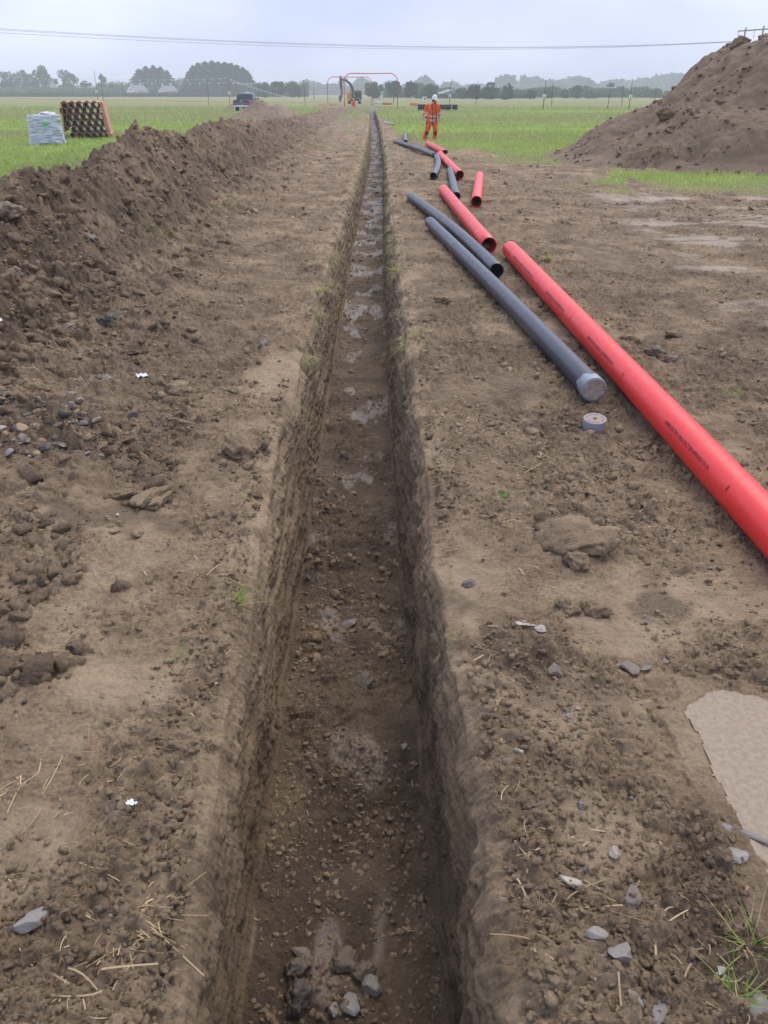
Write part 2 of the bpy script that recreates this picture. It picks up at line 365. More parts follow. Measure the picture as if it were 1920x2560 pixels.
def grass_ground():
    m = bpy.data.materials.new('grass_ground'); m.use_nodes = True; nt = m.node_tree; b = nt.nodes['Principled BSDF']
    g = N(nt, 'ShaderNodeNewGeometry'); P = g.outputs['Position']
    at_ = N(nt, 'ShaderNodeAttribute'); at_.attribute_name = 'mask'
    sp = N(nt, 'ShaderNodeSeparateColor'); nt.links.new(at_.outputs['Color'], sp.inputs[0])
    f = mth(nt, 'ADD', mth(nt, 'MULTIPLY', noise(nt, P, .09, 5, .6), .6), mth(nt, 'MULTIPLY', noise(nt, P, 1.7, 8, .7), .4))
    c = ramp(nt, f, [(.38, (.15, .20, .055)), (.5, (.20, .27, .075)), (.63, (.26, .32, .10))])
    c = mixc(nt, sp.outputs[1], c, (.26, .25, .12))     # tall seeding grass and far stubble
    c = mixc(nt, mth(nt, 'MULTIPLY', sp.outputs[2], .85), c, (.20, .175, .115))  # dry and trodden
    nt.links.new(c, b.inputs['Base Color']); b.inputs['Roughness'].default_value = .95; b.inputs['Specular IOR Level'].default_value = .15
    bp = N(nt, 'ShaderNodeBump', Distance=.08, Strength=.7); nt.links.new(noise(nt, P, 9., 8, .75), bp.inputs['Height']); nt.links.new(bp.outputs[0], b.inputs['Normal'])
    return m
M_GG = grass_ground()
def attr_mat(name, rough=.6, trans=0, spec=.3):
    m = bpy.data.materials.new(name); m.use_nodes = True; nt = m.node_tree; b = nt.nodes['Principled BSDF']
    a = N(nt, 'ShaderNodeAttribute'); a.attribute_name = 'tint'; nt.links.new(a.outputs['Color'], b.inputs['Base Color'])
    b.inputs['Roughness'].default_value = rough; b.inputs['Specular IOR Level'].default_value = spec
    return m
def blade_mat():
    m = attr_mat('grass_blade', .6); nt = m.node_tree; b = nt.nodes['Principled BSDF']; o = nt.nodes['Material Output']; a = [n for n in nt.nodes if n.type == 'ATTRIBUTE'][0]
    t = N(nt, 'ShaderNodeBsdfTranslucent'); nt.links.new(a.outputs['Color'], t.inputs['Color']); mx_ = N(nt, 'ShaderNodeMixShader'); mx_.inputs[0].default_value = .45
    nt.links.new(b.outputs[0], mx_.inputs[1]); nt.links.new(t.outputs[0], mx_.inputs[2]); nt.links.new(mx_.outputs[0], o.inputs['Surface']); return m
M_BLADE = blade_mat(); M_BIT = attr_mat('soil_bit', .85)
def tint(o, cols):
    a = o.data.color_attributes.new('tint', 'FLOAT_COLOR', 'POINT')
    c = np.ones((len(o.data.vertices), 4), np.float32); c[:, :3] = cols; a.data.foreach_set('color', c.ravel())

# ------------------------------------------------------------------ the ground as one sheet of rows and columns
def rows():
    y = [-12, -6, -3, -1.5, -.8, -.3, .1, .35]; Y = .5
    while Y < 1400:
        y.append(Y); D = CP*Y+SP*CAM_H
        Y += D*(.0019 if Y < 45 else .006 if Y < 128 else .06)
    return np.array(y, np.float64)
YR = rows(); NR = len(YR)
DR = np.maximum(CP*YR+SP*CAM_H, 1.6)
NL, NRT, NW, NF, NS = 430, 410, 66, 110, 36
L = fL(YR)+wob(YR, 1); Rr = fR(YR)+wob(YR, 2)
def outer(edge, sgn, n, scale):
    v = np.linspace(0, 1, n)[None, :]; fl = v*(.56*DR[:, None]+.25)*scale
    ext = np.array([1.06, 1.15, 1.3, 1.6, 2.2, 3.5, 6, 12, 30])[None, :]*(.56*DR[:, None]+.25)*scale + np.array([.2, .6, 1.5, 3, 6, 12, 30, 90, 300])[None, :]
    return edge[:, None]+sgn*np.concatenate([fl, ext], 1)
XLm = outer(L-.30, -1, NL, 1.0)[:, ::-1]; XRm = outer(Rr+.30, 1, NRT, 1.0)
# trench outline: control points, evenly stepped between
dk_ = np.interp(YR, [101, 106], [1, 0.0])*DEPTH*np.interp(YR, [-12, 0], [1, 1])
GLv = gL(YR)+wob(YR, 3)*.5; GRv = gR(YR)+wob(YR, 4)*.5
def side(E, G, s):
    k = dk_/DEPTH
    pts = [(E+s*.30, 0*E), (E+s*.10, -.004*k), (E+s*.025, -.030*k), (E+s*.002, -.10*k), (E*.55+G*.45+s*.004, -.38*k), (G-s*.0, -.60*k), (G-s*.012, -.675*k), (G-s*.04, -.70*k)]
    return pts
cl = side(L, GLv, -1); crr = side(Rr, GRv, 1)[::-1]
seg = [NS//2, NS//4, NS//4, NW//2, NW//2, 7, 7]
def densify(pts, seg):
    X, Z = [], []
    for i, n in enumerate(seg):
        t = (np.arange(n)/n)[None, :]
        X.append(pts[i][0][:, None]*(1-t)+pts[i+1][0][:, None]*t); Z.append(pts[i][1][:, None]*(1-t)+pts[i+1][1][:, None]*t)
    return np.concatenate(X, 1), np.concatenate(Z, 1)
ctl = cl+crr; segs = seg+[NF]+seg[::-1]
XT, ZT = densify(ctl, segs)
for _ in range(3):
    XT[:, 1:-1] = (XT[:, :-2]+2*XT[:, 1:-1]+XT[:, 2:])/4; ZT[:, 1:-1] = (ZT[:, :-2]+2*ZT[:, 1:-1]+ZT[:, 2:])/4
YT = np.repeat(YR[:, None], XT.shape[1], 1)
dX = np.gradient(XT, axis=1); dZ = np.gradient(ZT, axis=1); ln = np.sqrt(dX**2+dZ**2)+1e-9
nX, nZ = -dZ/ln, dX/ln
S = np.cumsum(ln, 1)
depthf = sst(0, .12, -ZT)                       # 0 on the level, 1 down the trench
wallf = sst(.25, .75, np.abs(nX))*depthf; floorf = (1-sst(.25, .75, np.abs(nX)))*sst(.5, .62, -ZT)
top = height(XT, YT)
near = (YT < 14).astype(np.float32)
disp = wallf*(gn(S*26, YT*1.1, 101)*.008+gn(S*70, YT*2.2, 102)*.005+fbm(S*4.5, YT*3, 4, 103)*.020+.010*sst(-.02, .04, gn(S*9+.3*gn(YT*3, S*2, 107), YT*.5, 108))+.007*sst(-.02, .03, gn(S*19, YT*.8+.4*gn(YT*5, S, 109), 110))+billow(S, YT, 24, 3, 111, .6)*.010)
rough_low = wallf*sst(.30, .45, -ZT+.10*gn(YT*1.1, S, 104))
disp += rough_low*(bumps(S, YT, .10, 511, .1, .55)*.35+bumps(S, YT, .04, 521)*.45)*(.3+.7*sst(-.2, .4, fbm(S*3, YT*2, 2, 105)))
disp += wallf*(1-sst(.12, .3, -ZT))*(bumps(S, YT, .07, 531)*.4+bumps(S, YT, .03, 541)*.5)
# pock marks and bites out of the walls
disp -= wallf*bumps(S, YT, .11, 551, .0, .38)*.55*sst(.1, .5, gn(S*2, YT*1.5, 106))
fl_ = floor_rel(XT, YT)
XTd = XT+nX*disp; ZTd = ZT+nZ*disp*wallf + floorf*fl_ + (1-depthf)*top + depthf*(1-floorf)*top*.25*sst(.4, .1, -ZT)
pk = sst(.02, .10, -ZT)*(1-wallf)*(1-floorf); ZTd += pk*bumps(XT, YT, .06, 561)*.3
nLc = XLm.shape[1]; nTc = XT.shape[1]
X = np.concatenate([XLm[:, :-1], XTd, XRm], 1); Y = np.repeat(YR[:, None], X.shape[1], 1)
ZL = height(XLm[:, :-1], np.repeat(YR[:, None], nLc-1, 1)); ZR = height(XRm, np.repeat(YR[:, None], XRm.shape[1], 1))
Z = np.concatenate([ZL, ZTd, ZR], 1)
Xb = np.concatenate([XLm[:, :-1], XT, XRm], 1)
# puddle hollow by the right edge
ps = puddle_sd(Xb, Y); inp = sst(-.05, .03, ps)
rim_ = sst(-.12, -.02, ps)*(1-sst(-.01, .02, ps)); Z = np.where(rim_ > .02, np.maximum(Z, .006*rim_+Z*.3), Z)
Z = Z*(1-inp*.95)+inp*(-.022)
G = grassmask(Xb, Y); W = wetmask(Xb, Y)*(1-G)*.66; B = bank(Xb, Y)
tc0, tc1 = nLc-1, nLc-1+nTc
intr = np.zeros_like(X, bool); intr[:, tc0:tc1] = (ZT < -.035)
fz = np.zeros_like(X); fz[:, tc0:tc1] = floorf; wz = np.zeros_like(X); wz[:, tc0:tc1] = wallf
# where things are wet, pale or dark
floorwet = fz*sst(.12, .42, fbm(Xb*2.6+1, Y*1.15, 4, 231)+.28*sst(5, 16, Y)-.10)
W = np.maximum(W, floorwet); W = np.maximum(W, fz*.2)
clay = sst(.15, .6, fbm(Xb*1.1, Y*1.1, 4, 232))*.75*(1-fz)
clay = np.maximum(clay*.8, .9*patches(Xb, Y)*(1-fz)*(.6+.4*sst(-.3, .3, fbm(Xb*7, Y*7, 3, 229)))); clay = np.maximum(clay, inp*.3)*(1-.8*sst(1.0, .3, Xb-bB(Y))*sst(2.8, 3.6, Y))
lipn = np.exp(-((Xb-(fL(Y)-.22))/.16)**2)*sst(4.4, 5.0, Y)*(1-sst(5.7, 6.4, Y)); clay = np.maximum(clay, lipn*1.0)
lip2 = np.exp(-((Xb-(fR(Y)+.10))/.16)**2)*sst(1.6, 1.9, Y)*(1-sst(2.8, 3.4, Y)); clay = np.maximum(clay, lip2*.8*sst(-.3, .3, fbm(Xb*6, Y*6, 3, 233)))
lip3 = np.exp(-(np.minimum(np.abs(Xb-(fL(Y)-.06)), np.abs(Xb-(fR(Y)+.06)))/.11)**2)*sst(-.25, .35, fbm(Xb*4, Y*2.4, 3, 238)); clay = np.maximum(clay, lip3)
Sfull = np.zeros_like(X); Sfull[:, tc0:tc1] = S
strk = np.zeros_like(X); strk[:, tc0:tc1] = sst(.0, .6, gn(S*16, YT*.8, 234))*sst(.55, .2, -ZT)*wallf
clay = np.maximum(clay*(1-wz*.5), strk*.7)
dark = sst(.25, .7, fbm(Xb*1.7+9, Y*1.7, 4, 235)+.30*sst(.1, .5, B))*.8
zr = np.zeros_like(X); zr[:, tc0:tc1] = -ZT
dark = np.maximum(dark, .55*sst(1.0, .2, Xb-bB(Y)+.35*gn(Xb, Y, 38))*sst(2.6, 3.6, Y)*sst(-.35, .35, fbm(Xb*1.3, Y*1.3, 4, 239))*(B < .6))
dark = np.maximum(dark*(1-fz), fz*(.60+.38*sst(-.2, .5, fbm(Xb*2, Y*2, 4, 236)))) ; dark = np.maximum(dark, wz*sst(.33, .6, zr)*.55)  # damp dark floor and lower walls, trench shade added to the colour
dark = np.maximum(dark, (1-fz)*(1-.7*clay)*sst(2.6, 5.5, Y)*(.34+.30*sst(-.35, .35, fbm(Xb*2.1, Y*1.6, 5, 237)))*(1-.5*sst(.1, .4, B)))
dark = np.maximum(dark, .6*W*(1-fz))
SHB = 0
V = np.stack([X, Y, Z], -1).reshape(-1, 3)
nc = X.shape[1]
idx = np.arange(NR*nc).reshape(NR, nc)
Q = np.stack([idx[:-1, :-1], idx[:-1, 1:], idx[1:, 1:], idx[1:, :-1]], -1).reshape(-1, 4)
def fmask(A): return (A[:-1, :-1]+A[:-1, 1:]+A[1:, 1:]+A[1:, :-1]).reshape(-1)/4
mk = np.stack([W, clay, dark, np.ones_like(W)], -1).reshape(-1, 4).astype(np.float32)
# field: second channel tall seeding or far dull grass, third dry and trodden
tallb = sst(-.25, .35, fbm(Xb*.03, Y*.06, 3, 241)+.9*sst(48, 75, Y)*(1-sst(110, 150, Y))-.45)*.75
tallb = np.maximum(tallb, sst(105, 190, Y)*.85)
dry = 1-sst(0, .9, np.minimum(np.where(Xb > 0, (Y-dirt_edge(Xb))/9.0, 9), np.where(Xb < 0, (bX(Y)-1.25*bC(Y)-.55-Xb)/4.0, 9))+.35*fbm(Xb*.7, Y*.4, 4, 242))
dry = np.where((Y > 16) & (Y < 22) & (Xb > 4.5), sst(19.3, 17.6, Y+.4*gn(Xb*1.5, Y, 243)), dry)
dry = np.where(Y > 70, dry*.5, dry)
mkg = np.stack([G, tallb, np.clip(dry, 0, 1), np.ones_like(W)], -1).reshape(-1, 4).astype(np.float32)
fT = fmask(intr.astype(np.float32)) > .5; fG = (fmask(G) > .5) & ~fT; fB = (fmask((B > .07).astype(np.float32)) > .5) & ~fT & ~fG
def piece(name, sel, m, msk):
    q = Q[sel]; u, inv = np.unique(q, return_inverse=True)
    o = mesh(name, V[u], inv.reshape(-1, 4), m)
    a = o.data.color_attributes.new('mask', 'FLOAT_COLOR', 'POINT'); a.data.foreach_set('color', msk[u].ravel()); return o
o = piece('ground', ~fT & ~fG & ~fB, M_SOIL, mk); tag(o, kind='structure')
o = piece('grass_field', fG, M_GG, mkg); tag(o, kind='structure')
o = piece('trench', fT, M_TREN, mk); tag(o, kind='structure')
o = piece('spoil_heap', fB, M_HEAP, mk); tag(o, 'long ragged ridge of dug brown soil thrown up along the left of the trench', 'soil heap', kind='thing')
# water sheet in the puddle
M_PUD = mat('muddy_water', (.31, .245, .178), .55, spec=.25, bump=(90, .25, .003), var=(55, .7, (.19, .14, .095)))
gx, gy = np.meshgrid(np.linspace(.92, 1.80, 120), np.linspace(1.22, 2.06, 120))
pv = np.stack([gx, gy, np.full_like(gx, -.001)+.0012*gn(gx*7, gy*7, 9)], -1).reshape(-1, 3)
ii = np.arange(120*120).reshape(120, 120); pq = np.stack([ii[:-1, :-1], ii[:-1, 1:], ii[1:, 1:], ii[1:, :-1]], -1).reshape(-1, 4)
keep = (puddle_sd(pv[:, 0], pv[:, 1]) > -.035)[pq].all(1)
tag(mesh('puddle', pv, pq[keep], M_PUD), kind='structure')
# ------------------------------------------------------------------ loose soil, gravel, straw, grass (stuff nobody could count)
def ico(sub):
    bm = bmesh.new(); bmesh.ops.create_icosphere(bm, subdivisions=sub, radius=1)
    v = np.array([q.co[:] for q in bm.verts]); f = np.array([[q.index for q in t.verts] for t in bm.faces]); bm.free(); return v, f
IV, IF = ico(2); IV3, IF3 = ico(4)
def lump(v, s, a=.3, cuts=0, ch=(.45, .8)):
    n = a*gn(v[:, 0]*1.3+s, v[:, 1]*1.3+v[:, 2]*.9, s)+a*.6*gn(v[:, 1]*2.6+s, v[:, 2]*2.6+v[:, 0], s+5)+a*.3*gn(v[:, 2]*5+s, v[:, 0]*5-v[:, 1], s+9)
    o = v*(1+n)[:, None]
    r = np.random.RandomState(s)
    for _ in range(cuts):       # broken facets
        d = r.normal(size=3); d /= np.linalg.norm(d); h = r.uniform(*ch); k = np.maximum(0, o@d-h); o = o-k[:, None]*d
    return o
TEMPL = [lump(IV, 40+i, .75, 5, (.5, .85)) for i in range(16)]
TEMPS = [lump(IV, 60+i, .3, 9, (.3, .7)) for i in range(12)]
def rotm(n, rs, full=True):
    q = rs.normal(size=(n, 4)); q /= np.linalg.norm(q, axis=1)[:, None]; a, b, c, d = q.T
    return np.stack([1-2*(c*c+d*d), 2*(b*c-a*d), 2*(b*d+a*c), 2*(b*c+a*d), 1-2*(b*b+d*d), 2*(c*d-a*b), 2*(b*d-a*c), 2*(c*d+a*b), 1-2*(b*b+c*c)], -1).reshape(n, 3, 3)
def scatter(name, P, size, templ, F, m, cols, flat=(.6, 1.0), smooth=True, seed=1):
    rs = np.random.RandomState(seed); n = len(P); k = rs.randint(0, len(templ), n); T = np.stack(templ)[k]
    sc = np.stack([rs.uniform(.7, 1.3, n), rs.uniform(.7, 1.3, n), rs.uniform(.6, 1.0, n)], -1)
    T = T*sc[:, None, :]; T = np.einsum('nij,nkj->nki', rotm(n, rs), T)
    T[:, :, 2] *= rs.uniform(flat[0], flat[1], n)[:, None]
    Vv = (T*size[:, None, None]+P[:, None, :]).reshape(-1, 3)
    nv = T.shape[1]; Ff = (F[None]+(np.arange(n)*nv)[:, None, None]).reshape(-1, 3)
    o = mesh(name, Vv, Ff, m, smooth=smooth); tint(o, np.repeat(cols, nv, 0)); return o
def surf(x, y):
    f = (x > gL(y)+.05) & (x < gR(y)-.05) & (y < 100)
    z = height(x, y); z[f] = -DEPTH+floor_rel(x[f], y[f])
    bad = ((x > fL(y)-.05) & (x < gL(y)+.05)) | ((x > gR(y)-.05) & (x < fR(y)+.05))
    return z, f, bad
def spread(n, d0, d1, rs, lo=-.56, hi=.56):
    D = np.exp(rs.uniform(np.log(d0), np.log(d1), n)); y = (D-SP*CAM_H)/CP; x = rs.uniform(lo, hi, n)*D; return x, y, D
rs = np.random.RandomState(3)
def cols_of(n, a, b, rs, j=.12):
    t = rs.rand(n)[:, None]**1.3; return (np.array(a)*(1-t)+np.array(b)*t)*(1+j*rs.normal(size=(n, 1)))
def clods(n, d0, d1, s0, s1, seed, name, power=2.6, where=None, colr=((.10, .068, .046), (.24, .175, .12))):
    rs = np.random.RandomState(seed); x, y, D = spread(n, d0, d1, rs)
    den = sst(-.35, .5, fbm(x*1.3, y*1.3, 3, 73)+.9*sst(.02, .2, bank(x, y))+.1)+.05
    k = (rs.rand(n) < den) & (grassmask(x, y) < .3) & (wetmask(x, y) < .6) & (puddle_sd(x, y) < -.03)
    if where is not None: k &= where(x, y)
    x, y = x[k], y[k]; z, f, bad = surf(x, y); g = ~bad; x, y, z, f = x[g], y[g], z[g], f[g]
    n = len(x); s = s0+(s1-s0)*rs.rand(n)**power
    c = cols_of(n, colr[0], colr[1], rs); c[f] *= .75
    o = scatter(name, np.stack([x, y, z-s*.08], -1), s, TEMPL, IF, M_HEAP if 'heap' in name else M_CLOD, c, seed=seed); tag(o, kind='stuff'); return o
M_CLOD = M_SOIL

clods(42000, 1.35, 5.0, .002, .015, 21, 'soil_crumbs', 3.6)
clods(22000, 3.5, 16, .004, .034, 22, 'soil_crumbs', 4.0)
clods(7000, 12, 60, .012, .085, 25, 'soil_crumbs', 3.0)
clods(15000, 5, 45, .010, .085, 23, 'heap_clods', 3.6, lambda x, y: bank(x, y) > .04)
clods(26000, 2.6, 30, .006, .065, 24, 'heap_toe_clods', 3.2, lambda x, y: (x < bB(y)+.75+.35*gn(y*2, x*2, 77)) & (y < 26))
# gravel: grey, tan and dark stones trodden into the soil
x, y, D = spread(1500, 1.4, 7, rs)
k = ((puddle_sd(x, y) < -.02) | (rs.rand(len(x)) < .35)) & (rs.rand(len(x)) < sst(-.2, .5, fbm(x*1.1+5, y*1.1, 3, 79))+.15); x, y = x[k], y[k]; z, f, bad = surf(x, y); g = ~bad; x, y, z = x[g], y[g], z[g]; n = len(x)
s = .0025+.011*rs.rand(n)**3
pal = np.array([(.155, .125, .10), (.27, .21, .155), (.085, .068, .055), (.24, .16, .09), (.18, .165, .155), (.38, .33, .27)])
c = pal[rs.choice(6, n, p=[.25, .22, .2, .18, .1, .05])]*(1+.15*rs.normal(size=(n, 1)))
M_STONE = attr_mat('stone', .55, spec=.5)
tag(scatter('gravel', np.stack([x, y, z+s*.35], -1), s, TEMPS, IF, M_STONE, c, smooth=False, seed=5), kind='stuff')
# rubble of broken stone at the foot of the heap on the left
n = 260; x = -1.55-.75*rs.rand(n)**.7; y = 3.75+.85*rs.rand(n); x = x-(y-4.0)*.35
z = height(x, y); s = .008+.038*rs.rand(n)**2.6
c = pal[rs.choice(6, n, p=[.30, .10, .30, .22, .07, .01])]*.9*(1+.15*rs.normal(size=(n, 1)))
tag(scatter('rubble', np.stack([x, y, z+s*.35], -1), s, TEMPS, IF, M_STONE, c, smooth=False, seed=6), kind='stuff')

def strips(name, P, dirs, length, width, bend, cols, m, flatn=False, seg=3, droop=None, tris=True):
    """P base (n,3); dirs unit (n,3); flat tapering blades of seg pieces, bent downwards or sideways"""
    n = len(P); up = np.array([0, 0, 1.0]); side = np.cross(dirs, up); ls = np.linalg.norm(side, axis=1)[:, None]; side = np.where(ls > 1e-3, side/np.maximum(ls, 1e-6), [1, 0, 0])
    rows_ = []
    for i in range(seg+1):
        t = i/seg; c = P+dirs*(length*t)[:, None]+bend*(t*t*length)[:, None]
        w = width*(1-(t**1.5 if not flatn else .25*t)); w = np.maximum(w, 0)
        if i < seg or flatn: rows_ += [c-side*w[:, None]/2, c+side*w[:, None]/2]
        else: rows_ += [c]
    V = np.stack(rows_, 1); nv = V.shape[1]; f = []
    for i in range(seg):
        a = 2*i
        if i < seg-1 or flatn: f += [[a, a+1, a+3], [a, a+3, a+2]]
        else: f += [[a, a+1, a+2]]
    f = np.array(f); Ff = (f[None]+(np.arange(n)*nv)[:, None, None]).reshape(-1, 3)
    o = mesh(name, V.reshape(-1, 3), Ff, m, smooth=True); tint(o, np.repeat(cols, nv, 0)); return o
# field grass
def field(n, d0, d1, seed, hmin, hmax, wmul):
    rs = np.random.RandomState(seed); x, y, D = spread(n, d0, d1, rs, -.60, .60)
    g = grassmask(x, y); k = (rs.rand(n) < sst(.15, .8, g)); 
    k &= ~((x > fL(y)-.02) & (x < fR(y)+.02) & (y < 104)); x, y, D = x[k], y[k], D[k]; n = len(x)
    z = height(x, y, False)
    clump = fbm(x*.9, y*.5, 3, 251); big = fbm(x*.07, y*.1, 3, 252)
    dr = 1-sst(0, .9, np.minimum(np.where(x > 0, (y-dirt_edge(x))/9.0, 9), np.where(x < 0, (bX(y)-1.25*bC(y)-.55-x)/4.0, 9))+.35*fbm(x*.7, y*.4, 4, 242))
    dr = np.where((y > 16) & (y < 22) & (x > 4.5), sst(20.4, 18.2, y+.6*gn(x*1.5, y, 243)), dr); dr = np.where(y > 70, 0, dr)
    tall = sst(-.25, .35, fbm(x*.03, y*.06, 3, 241)+.9*sst(48, 75, y)-.45)
    h = (hmin+(hmax-hmin)*rs.rand(n))*(1+.5*clump)*(1-.45*dr)*(1+.4*tall); h = np.clip(h, .03, .5)
    d = rs.normal(size=(n, 3))*.28; d[:, 2] = 1; d /= np.linalg.norm(d, axis=1)[:, None]
    b = rs.normal(size=(n, 3))*.35; b[:, 2] = -.18
    c1 = cols_of(n, (.32, .42, .10), (.50, .58, .19), rs, .15); c2 = cols_of(n, (.44, .44, .16), (.60, .54, .28), rs, .15); c3 = cols_of(n, (.30, .36, .14), (.42, .38, .22), rs, .12)
    q = (rs.rand(n) < dr*.85)[:, None]; c = np.where(q, c2, c1*(1+.22*np.clip(big+clump, -1, 1))[:, None]); q = (rs.rand(n) < tall*.7)[:, None]; c = np.where(q, c3, c)
    o = strips('meadow_grass', np.stack([x, y, z-.01], -1), d, h, (.004+D*wmul), b, np.clip(c, .01, 1), M_BLADE, seg=2); tag(o, kind='stuff')
field(150000, 15, 42, 31, .09, .20, .00042)
field(110000, 40, 115, 32, .12, .24, .00050)
# pale root mat and cut grass fringe along the trench lips and over the flat soil
def fringe(n, y0, y1, seed, name, dens):
    rs = np.random.RandomState(seed); y = np.exp(rs.uniform(np.log(y0), np.log(y1), n)); sd = rs.rand(n) < .5
    off = np.abs(rs.normal(size=n))*.07-.04; x = np.where(sd, fL(y)-off, fR(y)+off)
    k = rs.rand(n) < sst(dens, dens+.45, fbm(x*2, y*1.6, 3, 255)+.38*sst(2.0, 10, y)); x, y, sd = x[k], y[k], sd[k]; n = len(x)
    z = np.where((x > fL(y)-.06) & (x < fR(y)+.06), -.03, height(x, y, False))
    d = rs.normal(size=(n, 3)); d[:, 2] = np.abs(d[:, 2])*.45+.05; d[:, 0] += np.where(sd, .6, -.6); d /= np.linalg.norm(d, axis=1)[:, None]
    b = rs.normal(size=(n, 3))*.5; b[:, 2] = -.9
    c = cols_of(n, (.24, .25, .09), (.56, .49, .28), rs); D = CP*y+SP*CAM_H
    o = strips(name, np.stack([x, y, z], -1), d, rs.uniform(.05, .17, n), .0026+D*.00032, b, c, M_BLADE, seg=3); tag(o, kind='stuff')
fringe(13000, 4.5, 60, 35, 'lip_grass', .30)
def litter(n, d0, d1, seed, name, cols, lmin, lmax, den0=.0, wd=.0036, where=None, zup=.006, steep=.12):
    rs = np.random.RandomState(seed); x, y, D = spread(n, d0, d1, rs)
    k = (rs.rand(n) < sst(den0, den0+.5, fbm(x*1.9, y*1.9, 3, 257))+.12) & (puddle_sd(x, y) < -.02)
    if where is not None: k &= where(x, y)
    x, y, D = x[k], y[k], D[k]; z, f, bad = surf(x, y); g = ~bad & (~f | (rs.rand(len(x)) < .3)); x, y, z, D = x[g], y[g], z[g], D[g]; n = len(x)
    a = rs.rand(n)*6.28; d = np.stack([np.cos(a), np.sin(a), rs.normal(size=n)*steep+steep*.8], -1); d /= np.linalg.norm(d, axis=1)[:, None]
    b = rs.normal(size=(n, 3))*.35; b[:, 2] = -np.abs(d[:, 2])*.9
    c = cols_of(n, *cols, rs); o = strips(name, np.stack([x, y, z+zup], -1), d, lmin+(lmax-lmin)*rs.rand(n)**2, wd*(.5+rs.rand(n))+D*.0001, b, c, M_BLADE, flatn=True, seg=4); tag(o, kind='stuff')
litter(2600, 1.4, 6, 36, 'straw', ((.30, .21, .12), (.72, .58, .38)), .012, .075, .0)
litter(2500, 4, 22, 37, 'straw', ((.30, .23, .12), (.60, .50, .30)), .03, .15, .0, .004)
litter(2600, 1.4, 8, 38, 'fine_roots', ((.20, .13, .08), (.34, .24, .15)), .01, .06, -.1, .0014)
litter(3500, 14, 60, 39, 'trodden_grass', ((.24, .24, .09), (.42, .37, .20)), .04, .14, -.1, .004, lambda x, y: (x > bB(y)) & (grassmask(x, y) < .5) & (bank(x, y) < .1), steep=.5)
litter(1600, 6, 40, 40, 'heap_straw', ((.22, .17, .09), (.44, .38, .22)), .04, .16, .15, .003, lambda x, y: bank(x, y) > .05, steep=.6)

# ---- tufts one can point to
def tuft(px, py, h, n, label, green, sprawl=.8, seed=0, cat='grass tuft', group=None, z=0., rad=.03):
    p = at(px, py, z); rs = np.random.RandomState(seed+int(px)+int(py))
    zz = z if z != 0 else gz(p.x, p.y)
    a = rs.rand(n)*6.28; q = rs.rand(n)**.6
    P = np.stack([rad*q*np.cos(a), rad*q*np.sin(a), np.zeros(n)-.004], -1)
    lean = rs.normal(size=2)*.45; mess = rs.normal(size=(n, 2))*(.35 if green > .02 else 1.3)
    if green <= .02: P = P*3.0
    d = np.stack([np.cos(a)*q*sprawl*.55+lean[0]+mess[:, 0], np.sin(a)*q*sprawl*.55+lean[1]+mess[:, 1], rs.uniform(.3, 1, n)*(1 if green > .02 else .25)], -1); d /= np.linalg.norm(d, axis=1)[:, None]
    b = d*np.array([.5, .5, 0])+rs.normal(size=(n, 3))*.2; b[:, 2] = -.55*rs.rand(n)
    if green <= .02: b[:, :2] += rs.normal(size=(n, 2))*.6
    c1 = cols_of(n, (.18, .30, .055), (.36, .46, .12), rs); c2 = cols_of(n, (.40, .34, .14), (.66, .55, .30), rs) if green > .02 else cols_of(n, (.42, .29, .15), (.78, .62, .40), rs)
    c = np.where((rs.rand(n) < green)[:, None], c1, c2); D = CP*p.y+SP*CAM_H
    o = strips('grass_tuft', P, d, h*(rs.uniform(.35, 1, n) if green > .02 else rs.rand(n)**1.8+.15), np.full(n, (.0028 if green > .02 else .0036)+D*.00022), b, c, M_BLADE, seg=4, flatn=green <= .02)
    o.location = (p.x, p.y, zz); tag(o, label, cat, group or 'loose tufts of grass on the soil'); return o
T = [(800, 735, .13, 90, 'pale green grass tuft with long blades on the left lip of the trench', .55, .9),
     (748, 715, .08, 50, 'small yellow tuft lying just left of the big tuft on the left lip', .35, .8),
     (985, 690, .14, 110, 'yellow green tuft hanging over right lip beside black pipe ends', .45, .9),
     (1040, 852, .15, 150, 'pale yellow grass tuft on right lip level with the long black pipe', .30, 1.0),
     (1372, 655, .17, 150, 'dry bent grass tuft standing right of the far end of the long red pipe', .25, .7),
     (1268, 1245, .09, 45, 'small bright green sprig between the trench and the red pipe', .95, .9),
     (1855, 992, .16, 30, 'green blades leaning right on the mud beyond the red pipe', .9, 1.0),
     (590, 1520, .10, 55, 'green tuft with pale stalks on the left lip of the near trench', .7, 1.1),
     (450, 1655, .06, 22, 'tiny green weed on the trodden soil left of the near trench', 1., 1.0),
     (1145, 1603, .035, 16, 'little green shoot at the right rim beside the pale shards', 1., 1.0),
     (620, 1255, .06, 24, 'thin yellow sprigs on the left shoulder of the trench half way down the picture', .3, 1.0),
     (1880, 2350, .14, 40, 'yellow green blades at the right edge of the picture near the bottom', .6, .9),
     (1850, 2510, .10, 22, 'bright green blades at the bottom right corner', 1., 1.1),
     (45, 2005, .075, 110, 'bundle of dry straw stalks at the left edge of the picture', .0, 1.2),
     (350, 2300, .075, 130, 'tangle of dry straw on the crumbled clods left of the trench bottom end', .0, 1.3),
     (118, 1345, .07, 26, 'wisp of pale dead roots on the trodden soil at far left', .0, 1.2),
     (1700, 1185, .09, 30, 'thin grass blades poking out under the long red pipe near its printing', .6, 1.2),
     (1330, 400, .2, 200, 'clump of dry hay on the toe of the big mound', .1, 1.2)]
for t in T[:-1]: tuft(*t)
